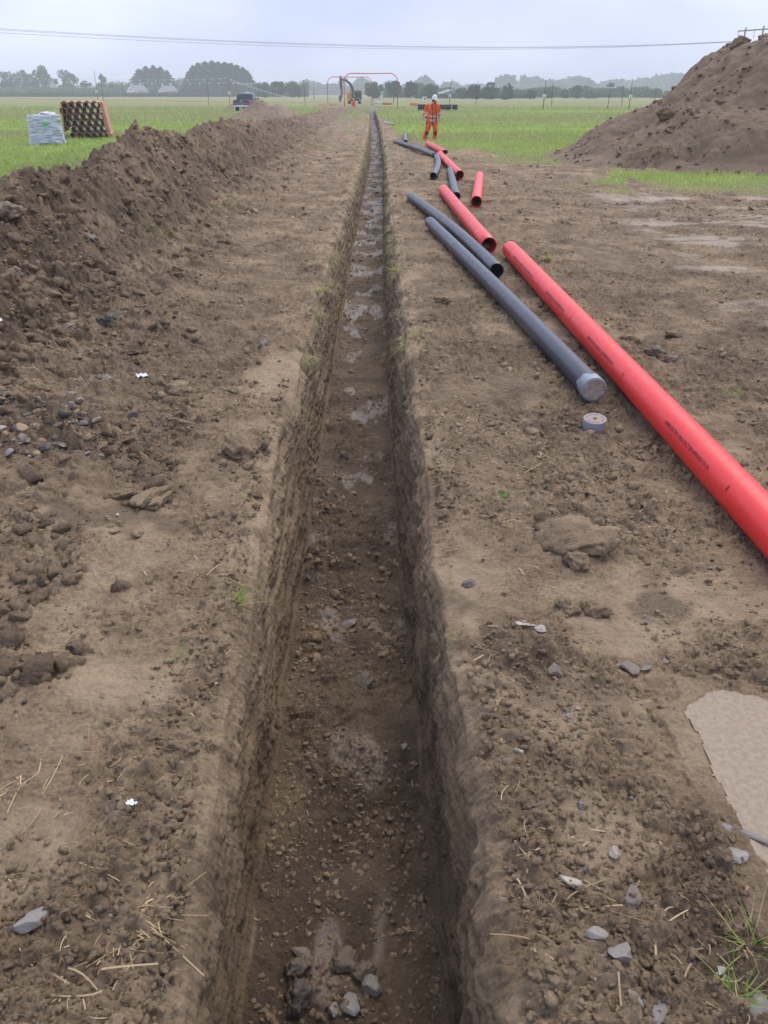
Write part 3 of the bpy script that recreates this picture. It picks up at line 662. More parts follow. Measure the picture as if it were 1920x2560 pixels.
for (x, y, r, h, n, g, lab) in [(-3.25, 17.5, .35, .3, 260, .5, 'pale grass clod tumbled on the near face of the spoil heap'),
        (-2.7, 14.0, .30, .22, 220, .25, 'strawy yellow clump at the foot of the spoil heap'),
        (-2.9, 10.4, .25, .2, 160, .2, 'thin dry grass spilling from a crack in the spoil heap'),
        (-2.6, 31, .5, .35, 300, .8, 'bright green patch of turf on the far toe of the spoil heap')]:
    rs = np.random.RandomState(int(y)); a = rs.rand(n)*6.28; q = rs.rand(n)**.5
    lx = r*q*np.cos(a); ly = r*q*np.sin(a); z = height(x+lx, y+ly)
    d = rs.normal(size=(n, 3))*.6; d[:, 2] = rs.uniform(.2, 1, n); d[:, 0] += .4; d /= np.linalg.norm(d, axis=1)[:, None]; b = rs.normal(size=(n, 3))*.4; b[:, 2] = -.7
    c1 = cols_of(n, (.14, .26, .045), (.28, .38, .10), rs); c2 = cols_of(n, (.34, .31, .13), (.52, .45, .25), rs); c = np.where((rs.rand(n) < g)[:, None], c1, c2)
    o = strips('turf_clump', np.stack([lx, ly, z-z.mean()], -1), d, h*rs.uniform(.3, 1, n), np.full(n, .010), b, c, M_BLADE, seg=3); o.location = (x, y, z.mean())
    tag(o, lab, 'grass tuft', 'clumps of turf on the spoil heap')

# ---- stones, shards and big clods one can point to: (px, py, half length, colour, label, shape, place)
def rock(px, py, r, col, label, shape='stone', lvl=0.0, cat='stone', rz=None, cuts=7, name=None, dims=None, rough=.6):
    col2 = col; r = r*.86 if shape != 'clod' else r; g_ = sum(col)/3; col = tuple(.48*c+.38*g_*k for c, k in zip(col, (1.12, 1.0, .86)))  # all of it dusted with soil
    fl = lvl < -.3; p = at(px, py, lvl)
    rs = np.random.RandomState(int(px*3+py)); v = lump(IV3, int(px+py) % 997, .22 if shape != 'clod' else .38, cuts if shape != 'clod' else 1)
    dm = dims or dict(stone=(1, .75, .55), slate=(1, .6, .16), shard=(1, .7, .07), clod=(1, .85, .6), chunk=(1, .55, .42))[shape]
    if shape == 'clod': v = v*(1+.20*(np.abs(gn(v[:, 0]*3.6+v[:, 2]*2, v[:, 1]*3.6+v[:, 2], 3))-.25)+.22*(np.abs(gn(v[:, 0]*8+v[:, 2]*5, v[:, 1]*8-v[:, 2]*5, 4))-.25)+.13*(np.abs(gn(v[:, 0]*17+v[:, 2]*9, v[:, 1]*17, 5))-.25))[:, None]
    v = v*np.array(dm)*r
    t = rs.uniform(-.25, .25, 2); rm = np.array(Matrix.Rotation(t[0], 3, 'X') @ Matrix.Rotation(t[1], 3, 'Y') @ Matrix.Identity(3)); v = v@rm.T
    z = (-DEPTH+float(floor_rel(np.array([p.x]), np.array([p.y]))[0])) if fl else gz_s(p.x, p.y, r*.8)
    m = M_SOIL if (shape == 'clod' and col2 in (SO, SD, (.17, .122, .083), (.17, .12, .085), (.14, .10, .07), (.13, .10, .08), (.18, .13, .09))) else mat(name or ('rock_'+shape), col, rough, spec=.45, bump=(60, .6, .004) if shape != 'clod' else (80, .9, .008), var=(25, .8, (.17, .12, .075)))
    nm = {'clod': 'soil_clod', 'shard': 'slate_shard', 'slate': 'slate_piece', 'chunk': 'stone_chunk'}.get(shape, 'stone')
    o = mesh(name or nm, v, IF3, m, smooth=(shape == 'clod')); o.location = (p.x, p.y, z+dm[2]*r*(.30 if shape != 'shard' else .6)); o.rotation_euler = (0, 0, rs.uniform(0, 3.1) if rz is None else rz)
    tag(o, label, cat, {'clod': 'big clods of soil', 'stone': 'stones on the soil'}.get(shape, 'broken pieces of slate and stone')); return o
GR, DK, PALE, TAN, OR = (.20, .20, .22), (.075, .07, .07), (.50, .49, .48), (.22, .17, .12), (.28, .17, .08)
SO = (.15, .105, .072); SD = (.10, .07, .05)
rock(1308, 1577, .050, PALE, 'white flat shard lying left of its grey twin right of the trench', 'shard', cat='shard', rz=.2)
rock(1350, 1586, .044, (.40, .38, .36), 'grey flat shard touching the white shard right of the trench', 'shard', cat='shard', rz=-.5)
rock(1388, 1690, .040, TAN, 'square brown stone below the two flat shards', 'stone')
rock(1174, 1474, .040, (.13, .12, .12), 'dark grey stone on the right rim of the trench', 'stone')
rock(1573, 1668, .050, (.24, .20, .16), 'brown and grey broken stone amid slate splinters right of the shards', 'stone')
rock(1548, 1660, .026, GR, 'small blue grey splinter left of the broken brown stone', 'slate', cat='slate')
rock(1612, 1668, .034, (.17, .16, .17), 'dark slate splinter right of the broken brown stone', 'slate', cat='slate')
rock(1664, 1650, .026, (.19, .18, .18), 'grey tilted flake farthest right in the row of splinters', 'slate', cat='slate', rz=1.2)
rock(1416, 1797, .026, (.21, .22, .25), 'blue grey slate chip on pale trodden clay', 'slate', cat='slate', rz=-.6)
rock(1436, 1812, .014, (.21, .22, .25), 'tiny blue chip touching the slate chip on pale clay', 'slate', cat='slate')
rock(1292, 1903, .024, (.55, .50, .42), 'white and tan shell like chip near the right rim', 'chunk', cat='stone', rz=-.5)
rock(1452, 2031, .020, (.16, .165, .20), 'smooth dark blue pebble alone on clay', 'stone', rz=-.7)
rock(1530, 2148, .028, (.38, .33, .27), 'pale pointed stone with a dark corner below the blue pebble', 'stone', rz=1.4)
rock(1423, 2224, .040, (.50, .45, .38), 'whitish bone like chunk stuck in the crumbled edge', 'chunk', rz=-.3)
rock(1573, 2270, .038, (.16, .13, .11), 'dark brown rounded stone in crumbly soil right of the bone like chunk', 'stone')
rock(1487, 2377, .034, (.28, .28, .26), 'pale grey round stone at the lower right, half buried', 'stone')
rock(1544, 2415, .045, (.27, .26, .25), 'largest grey stone among crumbs at the lower right', 'stone')
rock(1582, 2520, .026, (.18, .185, .21), 'bluish stone beside a dark crack at the bottom', 'stone')
rock(1640, 2548, .036, (.21, .215, .235), 'blue grey stone cut by the bottom edge of the picture', 'slate', cat='slate')
rock(1800, 2430, .018, (.45, .46, .48), 'small white pebble near the bottom right', 'stone')
rock(1885, 2093, .085, (.19, .20, .23), 'long slate sliver at the edge of the muddy puddle', 'shard', cat='shard', rz=-.75, dims=(1, .16, .09))
rock(1834, 2140, .045, (.30, .30, .31), 'wide grey flat stone below the slate sliver', 'slate', cat='slate')
rock(1812, 2070, .030, (.20, .205, .235), 'blue slate flake left of the slate sliver', 'slate', cat='slate', rz=-.4)
rock(1897, 2520, .050, (.22, .225, .25), 'blue grey slab in the bottom right corner', 'slate', cat='slate')
rock(98, 2322, .060, (.24, .245, .255), 'large grey slate piece on crumbly soil at the lower left', 'slate', cat='slate', rz=.7, dims=(1, .5, .34))
rock(654, 868, .075, (.13, .12, .11), 'dark upright stone embedded at the left shoulder of the trench', 'stone')
rock(333, 1058, .060, (.085, .075, .075), 'dark lumpy stone at the end of the rubble', 'stone')
rock(272, 975, .065, (.22, .20, .19), 'grey squarish stone below the dark lump on the left', 'stone')
rock(208, 1030, .045, (.26, .24, .22), 'pale egg shaped stone at the edge of the rubble', 'stone', rz=1.5)
rock(176, 1012, .060, (.24, .23, .22), 'pale flat stone on top of the rubble', 'slate', cat='slate')
rock(98, 1110, .040, OR, 'orange tinted stone in the middle of the rubble', 'stone')
rock(130, 1145, .035, OR, 'smaller orange stone at the near edge of the rubble', 'stone')
rock(165, 596, .13, (.20, .19, .20), 'tall grey slate leaning on the heap face', 'slate', lvl=.45, cat='slate', rz=1.4, dims=(1, .6, .3))
rock(220, 606, .12, (.085, .085, .095), 'dark slate block right of the tall grey slate', 'stone', lvl=.4)
rock(42, 655, .17, (.24, .15, .085), 'orange brown clod with straw below it near the left edge', 'clod', lvl=.35, cat='clod')
rock(182, 858, .07, (.17, .16, .15), 'grey stone half sunk in the toe of the heap', 'stone')
rock(75, 815, .10, (.11, .11, .12), 'long dark stone on the heap toe at the left', 'chunk')
rock(284, 832, .10, (.075, .068, .066), 'black brown lump on the flat soil beside the heap', 'clod', cat='clod')
rock(446, 984, .085, SD, 'round dark clod standing alone on the flat soil left of the trench', 'clod', cat='clod')
rock(378, 1262, .135, (.17, .122, .083), 'wide cracked clod sunk in trodden soil', 'clod', cat='clod', dims=(1, .6, .28))
rock(310, 1252, .06, SO, 'small clod left of the wide cracked clod', 'clod', cat='clod', dims=(1, .8, .4))
rock(605, 1145, .11, SO, 'rounded clod crowning the left shoulder of the trench', 'clod', cat='clod')
rock(1435, 1360, .19, (.14, .10, .07), 'large root matted clod between the trench and the red pipe', 'clod', cat='clod', dims=(1, .75, .30))
rock(1440, 1410, .06, SD, 'knob of soil just below the root matted clod', 'clod', cat='clod')
rock(1423, 1525, .058, (.17, .12, .085), 'left one of two round clods above the flat shards', 'clod', cat='clod')
rock(1494, 1531, .056, (.17, .12, .085), 'right one of two round clods above the flat shards', 'clod', cat='clod')
rock(1633, 879, .085, (.17, .105, .07), 'reddish clod right of the long red pipe', 'clod', cat='clod')
rock(1677, 903, .060, (.20, .115, .065), 'smaller rusty clod touching the reddish clod', 'clod', cat='clod')
rock(1683, 836, .075, (.18, .13, .09), 'flat clod above the reddish clod', 'clod', cat='clod', dims=(1, .8, .35))
rock(1568, 842, .070, SO, 'dark clod between the long red pipe and the reddish clods', 'clod', cat='clod', dims=(1, .7, .4))
rock(1100, 757, .16, (.13, .10, .08), 'long flat lump of mud left of the long black pipe', 'clod', cat='clod', dims=(1, .4, .22))
for (px, py, r, c, l, s) in [(746, 2494, .052, (.045, .035, .032), 'black glossy lump on the trench floor at the bottom', 'clod'), (744, 2428, .042, (.13, .09, .06), 'brown clod behind the black glossy lump', 'clod'),
        (929, 2478, .048, (.22, .20, .17), 'round grey stone on the trench floor right of the black lump', 'stone'), (877, 2530, .055, (.22, .24, .24), 'upright grey slate cut by the bottom edge in the trench', 'slate'),
        (833, 2538, .032, (.28, .28, .27), 'small pale stone left of the upright slate in the trench', 'stone'), (862, 2412, .045, (.17, .12, .075), 'tan lumpy clod on the trench floor above the grey stone', 'clod'),
        (915, 2440, .04, (.15, .105, .07), 'narrow clod squeezed between tan clod and round grey stone', 'clod'), (760, 2395, .05, (.14, .11, .09), 'flat brown stone leaning on the trench floor', 'slate'),
        (1009, 1868, .034, (.22, .20, .17), 'triangular slate by the right wall on the trench floor', 'slate'), (862, 1150, .05, (.10, .09, .085), 'dark stone in the wet patch of the trench floor', 'stone'),
        (872, 1560, .055, (.19, .17, .16), 'pale washed stone in the middle of the trench floor', 'stone'), (905, 1720, .06, (.15, .12, .09), 'flat clod on the trench floor nearest its centre line', 'clod')]:
    o = rock(px, py, r, c, l, s, -DEPTH, cat={'clod': 'clod', 'slate': 'slate'}.get(s, 'stone'), rough=.25 if 'glossy' in l else .55)
# litter scraps
def scrap(px, py, r, lab, col=(.75, .78, .85)):
    p = at(px, py); rs = np.random.RandomState(int(px)); n = 9; V = []; F = []
    for j in range(n):
        for i in range(n):
            x = (i/(n-1)-.5)*2; y = (j/(n-1)-.5)*2; s_ = 1-.35*abs(x*y)
            V.append((x*r*s_, y*r*.6*s_, .25*r*float(gn(np.array([x*2.2+px]), np.array([y*2.2]), 3)[0])+.10*r*math.sin(x*9+y*5)))
    F = [(j*n+i, j*n+i+1, (j+1)*n+i+1, (j+1)*n+i) for j in range(n-1) for i in range(n-1)]
    m = bpy.data.materials.get('white_film') or mat('white_film', col, .3, spec=.6)
    o = mesh('plastic_scrap', V, F, m); o.location = (p.x, p.y, gz_s(p.x, p.y, r)+r*.25); sm = o.modifiers.new('thickness', 'SOLIDIFY'); sm.thickness = .0015
    tag(o, lab, 'litter', 'scraps of plastic')
scrap(355, 949, .055, 'crumpled white plastic scrap on the flat soil left of the trench')
scrap(15, 920, .06, 'white plastic scrap at the left edge of the picture')
scrap(340, 2052, .018, 'two tone white crumb of plastic right of the near trodden clay', (.6, .7, .85))
# ------------------------------------------------------------------ ducts lying beside the trench
def wetplastic(name, col, rough, drops=True):
    m = bpy.data.materials.new(name); m.use_nodes = True; nt = m.node_tree; b = nt.nodes['Principled BSDF']
    g = N(nt, 'ShaderNodeNewGeometry'); P = g.outputs['Position']
    c = mixc(nt, mapr(nt, noise(nt, P, 5, 6, .65), .48, .75, 0, .25), col, tuple(min(1, q*.7+.03) for q in col))
    c = mixc(nt, mapr(nt, noise(nt, P, 38, 5, .7), .62, .75, 0, .45), c, (.20, .145, .10))      # specks of mud
    nt.links.new(c, b.inputs['Base Color']); nt.links.new(mapr(nt, noise(nt, P, 11, 5, .6), .3, .7, rough-.07, rough+.13), b.inputs['Roughness'])
    v = N(nt, 'ShaderNodeTexVoronoi', Scale=170.0); nt.links.new(P, v.inputs['Vector'])
    bp = N(nt, 'ShaderNodeBump', Distance=.0015, Strength=.5); nt.links.new(mapr(nt, v.outputs['Distance'], .12, .35, 1, 0), bp.inputs['Height']); nt.links.new(bp.outputs[0], b.inputs['Normal'])
    b.inputs['Specular IOR Level'].default_value = .6
    return m
M_RED = wetplastic('red_plastic', (.78, .030, .030), .36); M_BLK = wetplastic('black_plastic', (.034, .040, .060), .33)
M_DARK = mat('dark_print', (.10, .012, .012), .6)
def pipe(pts, Ro, m, name, label, cat, group, wall=.008, n=40, ground=None, seg=14):
    """hollow pipe along a smooth path of world points (x, y), lying on the ground"""
    P = np.array([(p[0], p[1]) for p in pts], float); s = np.concatenate([[0], np.cumsum(np.linalg.norm(np.diff(P, axis=0), axis=1))])
    q = np.linspace(0, s[-1], seg*max(1, len(P)-1)+1); deg = min(3, len(P)-1)
    px = np.polyval(np.polyfit(s, P[:, 0], deg), q); py = np.polyval(np.polyfit(s, P[:, 1], deg), q)
    gzv = np.array([gz_s(a, b, .05) for a, b in zip(px, py)]); cz = np.polyval(np.polyfit(q, gzv, 1), q); cz = cz+min(.03, float(np.percentile(gzv-cz, 80)))+Ro*.96
    C = np.stack([px, py, cz], -1); o3 = Vector(C[0]); C = C-C[0]
    V = []; F = []
    T = np.gradient(C, axis=0); T /= np.linalg.norm(T, axis=1)[:, None]; sd = np.cross(T, [0, 0, 1]); sd /= np.linalg.norm(sd, axis=1)[:, None]; up = np.cross(sd, T)
    a = np.linspace(0, 2*math.pi, n+1)[:-1]
    def ring(i, r, push=0): return [tuple(C[i]+T[i]*push+r*(math.cos(k)*sd[i]+math.sin(k)*up[i])) for k in a]
    rings = [(i, Ro, 0) for i in range(len(C))]; rings[0] = (0, Ro, .002); rings = [(0, Ro-.002, 0)]+rings[:-1]+[(len(C)-1, Ro, -.002), (len(C)-1, Ro-.002, 0)]
    ins = [(i, Ro-wall, 0) for i in range(len(C)-1, -1, -1)]
    allr = rings+ins
    for r in allr: V += ring(*r)
    m_ = len(allr)
    for i in range(m_):
        j = (i+1) % m_
        for k in range(n): F.append((i*n+k, i*n+(k+1) % n, j*n+(k+1) % n, j*n+k))
    o = mesh(name, V, F, m); o.location = o3
    bm = bmesh.new(); bm.from_mesh(o.data); bmesh.ops.recalc_face_normals(bm, faces=bm.faces); bm.to_mesh(o.data); bm.free()
    sharp = o.modifiers.new('edges', 'EDGE_SPLIT'); sharp.split_angle = R(50)
    tag(o, label, cat, group)
    o['frame'] = 0
    return o, C, T, sd, up, o3
def W2(px, py, z): p = at(px, py, z); return (p.x, p.y)
GRD, GRB = 'red cable ducts beside the trench', 'black pipes beside the trench'
a0, a1 = at(1275, 626, .10), at(1905, 1290, .10); dv = (a1-a0).normalized(); a2 = a0+dv*9.0
R1, C1, T1, S1, U1, O1 = pipe([a0[:2], (a0+dv*3)[:2], (a0+dv*6)[:2], a2[:2]], .098, M_RED, 'red_duct', 'longest bright red duct with black printing, running out of the right edge', 'duct', GRD)
pipe([W2(1108, 474, .1), W2(1222, 621, .1)], .098, M_RED, 'red_duct', 'red duct between the black pipes and the longest duct, open mouth with soil in it', 'duct', GRD)
pipe([W2(1199.5, 438, .1), W2(1191, 506, .1)], .098, M_RED, 'red_duct', 'short red duct lying alone at the right, its mouth to the camera', 'duct', GRD)
pipe([W2(1100, 388, .1), W2(1149.5, 440, .1)], .098, M_RED, 'red_duct', 'red duct touching the bent black pipe where it meets the straight one', 'duct', GRD)
pipe([W2(1069, 360, .1), W2(1113, 382, .1)], .098, M_RED, 'red_duct', 'farthest red duct, just in front of the man in orange', 'duct', GRD)
A, CA, TA, SA, UA, OA = pipe([W2(1075, 560, .08), W2(1124, 611, .08), W2(1195, 674, .08), W2(1252, 736, .08), W2(1322, 809, .08), W2(1392, 877, .08), W2(1486, 975, .08)], .080, M_BLK, 'black_pipe', 'long slightly bent black pipe with its near end sealed by silver tape', 'pipe', GRB)
pipe([W2(1027, 493, .08), W2(1087, 537, .08), W2(1123, 570, .08), W2(1177, 617, .08), W2(1213, 648, .08), W2(1239, 683, .08)], .080, M_BLK, 'black_pipe', 'bent black pipe with open near end, lying against the taped one', 'pipe', GRB)
pipe([W2(1125, 429, .08), W2(1141, 490, .08)], .080, M_BLK, 'black_pipe', 'short straight black pipe between two red ducts', 'pipe', GRB)
pipe([W2(1091, 392, .08), W2(1096, 410, .08), W2(1092, 428, .08), W2(1083, 443, .08)], .080, M_BLK, 'black_pipe', 'short curved grey black pipe with its mouth to the camera', 'pipe', GRB)
pipe([W2(987, 356, .08), W2(1041, 372, .08), W2(1088, 390, .08)], .080, M_BLK, 'black_pipe', 'long straight grey black pipe reaching the trench rim near the field', 'pipe', GRB)
pipe([W2(1013, 336, .08), W2(1014, 357, .08)], .080, M_BLK, 'black_pipe', 'farthest black pipe pointing away into the grass', 'pipe', GRB)
# soil inside the open red duct
p = at(1222, 628, .04); v = lump(IV3, 5, .4); v = v*np.array([.07, .09, .035]); o = mesh('soil_plug', v, IF3, M_SOIL); o.location = (p.x-.03, p.y+.10, gz_s(p.x, p.y)+.045); tag(o, 'handful of soil inside the open mouth of a red duct', 'soil', kind='thing')
# printing on the longest duct, wrapped round its side
def wrap_text(txt, s0, size, ang, stretch=1.0):
    cu = bpy.data.curves.new('print', 'FONT'); cu.body = txt; cu.size = size; cu.resolution_u = 2; cu.offset = .0004
    ob = bpy.data.objects.new('print', cu); COL.objects.link(ob); bpy.context.view_layer.update()
    me = bpy.data.meshes.new_from_object(ob.evaluated_get(bpy.context.evaluated_depsgraph_get())); bpy.data.objects.remove(ob)
    c = np.zeros(len(me.vertices)*3, np.float32); me.vertices.foreach_get('co', c); c = c.reshape(-1, 3)
    r = .098+.0012; s = s0+c[:, 0]*stretch; th = ang+c[:, 1]/r
    L_ = np.linalg.norm(C1[-1]); u = s[:, None]/L_
    cen = C1[0]+u*C1[-1]
    pos = cen+r*(np.cos(th)[:, None]*S1[0]+np.sin(th)[:, None]*U1[0])
    me.vertices.foreach_set('co', pos.astype(np.float32).ravel()); me.update(); me.materials.append(M_DARK)
    o = bpy.data.objects.new('printing', me); COL.objects.link(o); o.parent = R1; return o
def slen(px, py): return (at(px, py, .12)-a0).length
for (q0, q1) in (((1652, 1062), (1760, 1190)), ((1462, 850), (1520, 925)), ((1358, 738), (1400, 790)), ((1290, 650), (1330, 705))):
    l0, l1 = slen(*q0), slen(*q1); wrap_text('150MM ELECTRIC CABLE DUCT ESB APPROVED 251136', l0, .030, R(24), (l1-l0)/(.030*26.0)*1.0)
    wrap_text('8', l1+.17, .045, R(22), .8)
# tape and film closing the near end of the long black pipe
M_TAPE = mat('silver_tape', (.27, .30, .35), .38, metal=.25, bump=(60, .9, .006)); e = CA[-1]; t, s_, u_ = TA[-1], SA[-1], UA[-1]
V = []; F = []; n = 48; rs = np.random.RandomState(2)
for j, (d, r) in enumerate([(-.085, .0815), (-.06, .084), (-.03, .0835), (-.006, .084), (.002, .081), (.003, .070)]):
    for k in range(n):
        a = 2*math.pi*k/n; jit = .004*math.sin(a*5+j)+.003*math.sin(a*11+j*2); dd = d-(.035*abs(math.sin(a*1.5+.8))+.012*math.sin(a*7) if j == 0 else 0)
        V.append(tuple(e+t*dd+(r+abs(jit)*.5)*(math.cos(a)*s_+math.sin(a)*u_)))
for j in range(5):
    for k in range(n): F.append((j*n+k, j*n+(k+1) % n, (j+1)*n+(k+1) % n, (j+1)*n+k))
mesh('tape_wrap', V, F, M_TAPE, A)
mf = mat('clouded_film', (.30, .24, .19), .22, spec=.6, bump=(30, .6, .006), var=(22, .8, (.46, .42, .40)))
V = [tuple(e+t*.0015)]; rr_ = [.018, .036, .054, .071]
for r in rr_:
    for k in range(n): a = 2*math.pi*k/n; V.append(tuple(e+t*(.001+.0022*math.sin(math.cos(a)*r*260+math.sin(a)*r*40))+r*(math.cos(a)*s_+math.sin(a)*u_)))
F = [(0, 1+k, 1+(k+1) % n) for k in range(n)]+[(1+j*n+k, 1+(j+1)*n+k, 1+(j+1)*n+(k+1) % n, 1+j*n+(k+1) % n) for j in range(3) for k in range(n)]
mesh('end_film', V, F, mf, A)
# roll of tape
p = at(1486, 1056, .02); zt = gz_s(p.x, p.y, .07); tr = empty('tape_roll', (p.x, p.y, zt+.004), .3); tr.rotation_euler = (R(7), R(-4), .3)
tag(tr, 'roll of grey cloth tape lying flat below the taped pipe end', 'tape roll')
def annulus(name, ro, ri, z0, z1, m, par, n=56):
    V = []
    for (r, z) in ((ro, z0), (ro, z1), (ri, z1), (ri, z0)): V += [(r*math.cos(2*math.pi*k/n), r*math.sin(2*math.pi*k/n), z) for k in range(n)]
    F = [(j*n+k, j*n+(k+1) % n, ((j+1) % 4)*n+(k+1) % n, ((j+1) % 4)*n+k) for j in range(4) for k in range(n)]
    o = mesh(name, V, F, m, par); o.modifiers.new('e', 'EDGE_SPLIT').split_angle = R(40); return o
annulus('tape_winding', .070, .016, 0, .058, mat('tape_cloth', (.31, .34, .40), .5, metal=.1, bump=(140, .5, .002)), tr)
annulus('core', .016, .013, .001, .057, mat('cardboard', (.50, .38, .26), .8), tr)
lb = annulus('label_ring', .0695, .0155, .0582, .0592, mat('paper_label', (.30, .24, .18), .7), tr)
mk_ = MB(); rs = np.random.RandomState(8)
for k in range(15):
    a = R(-170+k*22); 
    if k in (4, 9): continue
    c = Vector((.050*math.cos(a), .050*math.sin(a), .0598)); q = Matrix.Rotation(a+math.pi/2+rs.uniform(-.3, .3), 3, 'Z'); mk_.box(c, (.024, rs.uniform(.003, .008), .0008), q)
mk_.build('blue_lettering', mat('blue_ink', (.10, .12, .42), .6), tr)

# ------------------------------------------------------------------ the big mound on the right
def moundz(x, y, cx, cy, rx, ry, prof, s=0, amp=1.0, ryb=None):
    wx_ = x+.35*amp*gn(x*.5, y*.5, 600+s); wy_ = y+.35*amp*gn(x*.5+9, y*.5, 601+s)
    ryy = np.where(wy_ < cy, ry, ryb or ry)
    q = np.sqrt(((wx_-cx)/rx)**2+((wy_-cy)/ryy)**2); z = np.interp(q, prof[0], prof[1])
    ins = sst(1.0, .9, q)
    rill = gn(np.arctan2(wy_-cy, wx_-cx)*9, q*1.2, 602+s)*.07
    z = z+ins*amp*(fbm(x*.8, y*.8, 4, 603+s)*.16+rill+billow(x, y, 2.2, 4, 604+s, .5)*.05+(bumps(x, y, .30, 605+s, .05, .45)*.5+bumps(x+.1, y, .12, 607+s, .1, .55)*.4+billow(x, y, 9, 2, 608+s)*.03)*sst(-.15, .45, fbm(x*.9, y*1.3, 3, 606+s)))
    return z-.05*sst(.95, 1.08, q)
def mound(name, label, cx, cy, rx, ry, prof, m, n, s=0, amp=1.0, ryb=None, cat='soil mound'):
    gx, gy = np.meshgrid(np.linspace(-1.12, 1.12, n)*rx, np.linspace(-1.12*ry, 1.12*(ryb or ry), n)); x = gx+cx; y = gy+cy
    z = moundz(x, y, cx, cy, rx, ry, prof, s, amp, ryb); ii = np.arange(n*n).reshape(n, n); F = np.stack([ii[:-1, :-1], ii[:-1, 1:], ii[1:, 1:], ii[1:, :-1]], -1).reshape(-1, 4)
    zf = z.ravel(); keep = (zf[F] > -.045).any(1); V = np.stack([gx, gy, z], -1).reshape(-1, 3); F = F[keep]; u, inv = np.unique(F, return_inverse=True)
    o = mesh(name, V[u], inv.reshape(-1, 4), m); o.location = (cx, cy, 0); tag(o, label, cat, kind='thing'); return o
PB = ([0, .28, .385, .45, .54, .63, .69, .83, .95, 1.03, 1.3], [3.28, 3.14, 3.0, 2.68, 2.02, 1.56, 1.38, .84, .22, 0, -.06])
BM = (13.3, 25.8, 8.0, 5.8, PB)
mound('soil_mound', 'huge brown soil mound rising out of the right edge of the picture', *BM, M_MOUND, 520, 0, 1.0, 7.5)
def mound_bits(n, c, seed, s0, s1, name, m, tm=None):
    rs = np.random.RandomState(seed); a = rs.uniform(math.pi*.75, math.pi*1.75, n); q = rs.uniform(.02, 1.06, n)**.7
    x = c[0]+c[2]*q*np.cos(a); y = c[1]+c[3]*q*np.sin(a); z = moundz(x, y, *c, 0, 1.0, 7.5); s = s0+(s1-s0)*rs.rand(n)**6
    k = (z > -.02) & (rs.rand(n) < sst(-.15, .45, fbm(x*.9, y*1.3, 3, 606))+.12); o = scatter(name, np.stack([x, y, z+s*.1], -1)[k], s[k], TEMPL, IF, m, np.ones((k.sum(), 3))*.2, seed=seed); tag(o, kind='stuff')
mound_bits(7000, BM, 71, .010, .085, 'mound_clods', M_MOUND)
for (x, y, r, lab) in [(10.3, 26.0, .27, 'rough sod perched on the left shoulder of the big mound top'), (11.05, 26.0, .25, 'lumpy sod at the very top of the big mound by the picture edge'), (8.0, 24.2, .30, 'dark clod sticking out of the bench half way up the big mound')]:
    z = float(moundz(np.array([x]), np.array([y]), *BM, 0, 1.0, 7.5)[0]); v = lump(IV3, int(x*10), .4, 1); v = v*(1+.14*gn(v[:, 0]*6, v[:, 1]*6+v[:, 2]*4, 3))[:, None]*np.array([1, .8, .55])*r
    o = mesh('sod', v, IF3, M_HEAP); o.location = (x, y, z+r*.3); tag(o, lab, 'clod')
# hay on its toe
rs = np.random.RandomState(9); n = 500; a = rs.rand(n)*6.28; q = rs.rand(n)**.5; x = 7.0+.75*q*np.cos(a); y = 22.6+.5*q*np.sin(a); z = moundz(x, y, *BM, 0, 1.0, 7.5)
d = rs.normal(size=(n, 3)); d[:, 2] = rs.uniform(.1, .9, n); d /= np.linalg.norm(d, axis=1)[:, None]; b = rs.normal(size=(n, 3))*.4; b[:, 2] = -.7
o = strips('hay_clump', np.stack([x-7, y-22.6, z-z.mean()], -1), d, rs.uniform(.08, .28, n), np.full(n, .011), b, cols_of(n, (.18, .14, .08), (.42, .35, .21), rs), M_BLADE, seg=3); o.location = (7, 22.6, z.mean()+.02); tag(o, 'tangle of dry hay on the lower left flank of the big mound', 'hay')
PS = ([0, .12, .5, .85, 1.0, 1.3], [1, .97, .56, .14, 0, -.05])
def small(name, label, cx, cy, rx, ry, h, m, s, n=150): mound(name, label, cx, cy, rx, ry, (PS[0], [v*h if v > 0 else v for v in PS[1]]), m, n, s, .45, cat='sand pile')
M_SAND = soil('sandy_soil', (.17, .125, .085), (.24, .18, .125), (.30, .23, .165))
small('sand_pile', 'rounded tan sand pile, right one of the pair before the pickup', -7.9, 64.5, 2.0, 2.6, 1.12, M_SAND, 20)
small('sand_pile', 'browner taller pile hiding the pickup, left one of the pair', -9.7, 68.2, 2.5, 2.8, 1.32, M_HEAP, 21)
small('sand_pile', 'small low pile far off, left of the pickup', -19.0, 112, 1.9, 2.0, .75, M_HEAP, 22, 60)
small('earth_bank', 'low flat topped dark bank under the red goal frames', -7.4, 119, 3.2, 2.5, .62, M_HEAP, 23, 90)
small('earth_bank', 'low heap of soil in the grass beside the farther red ducts', 2.75, 27.6, 1.0, .9, .22, M_SOIL, 24, 90)

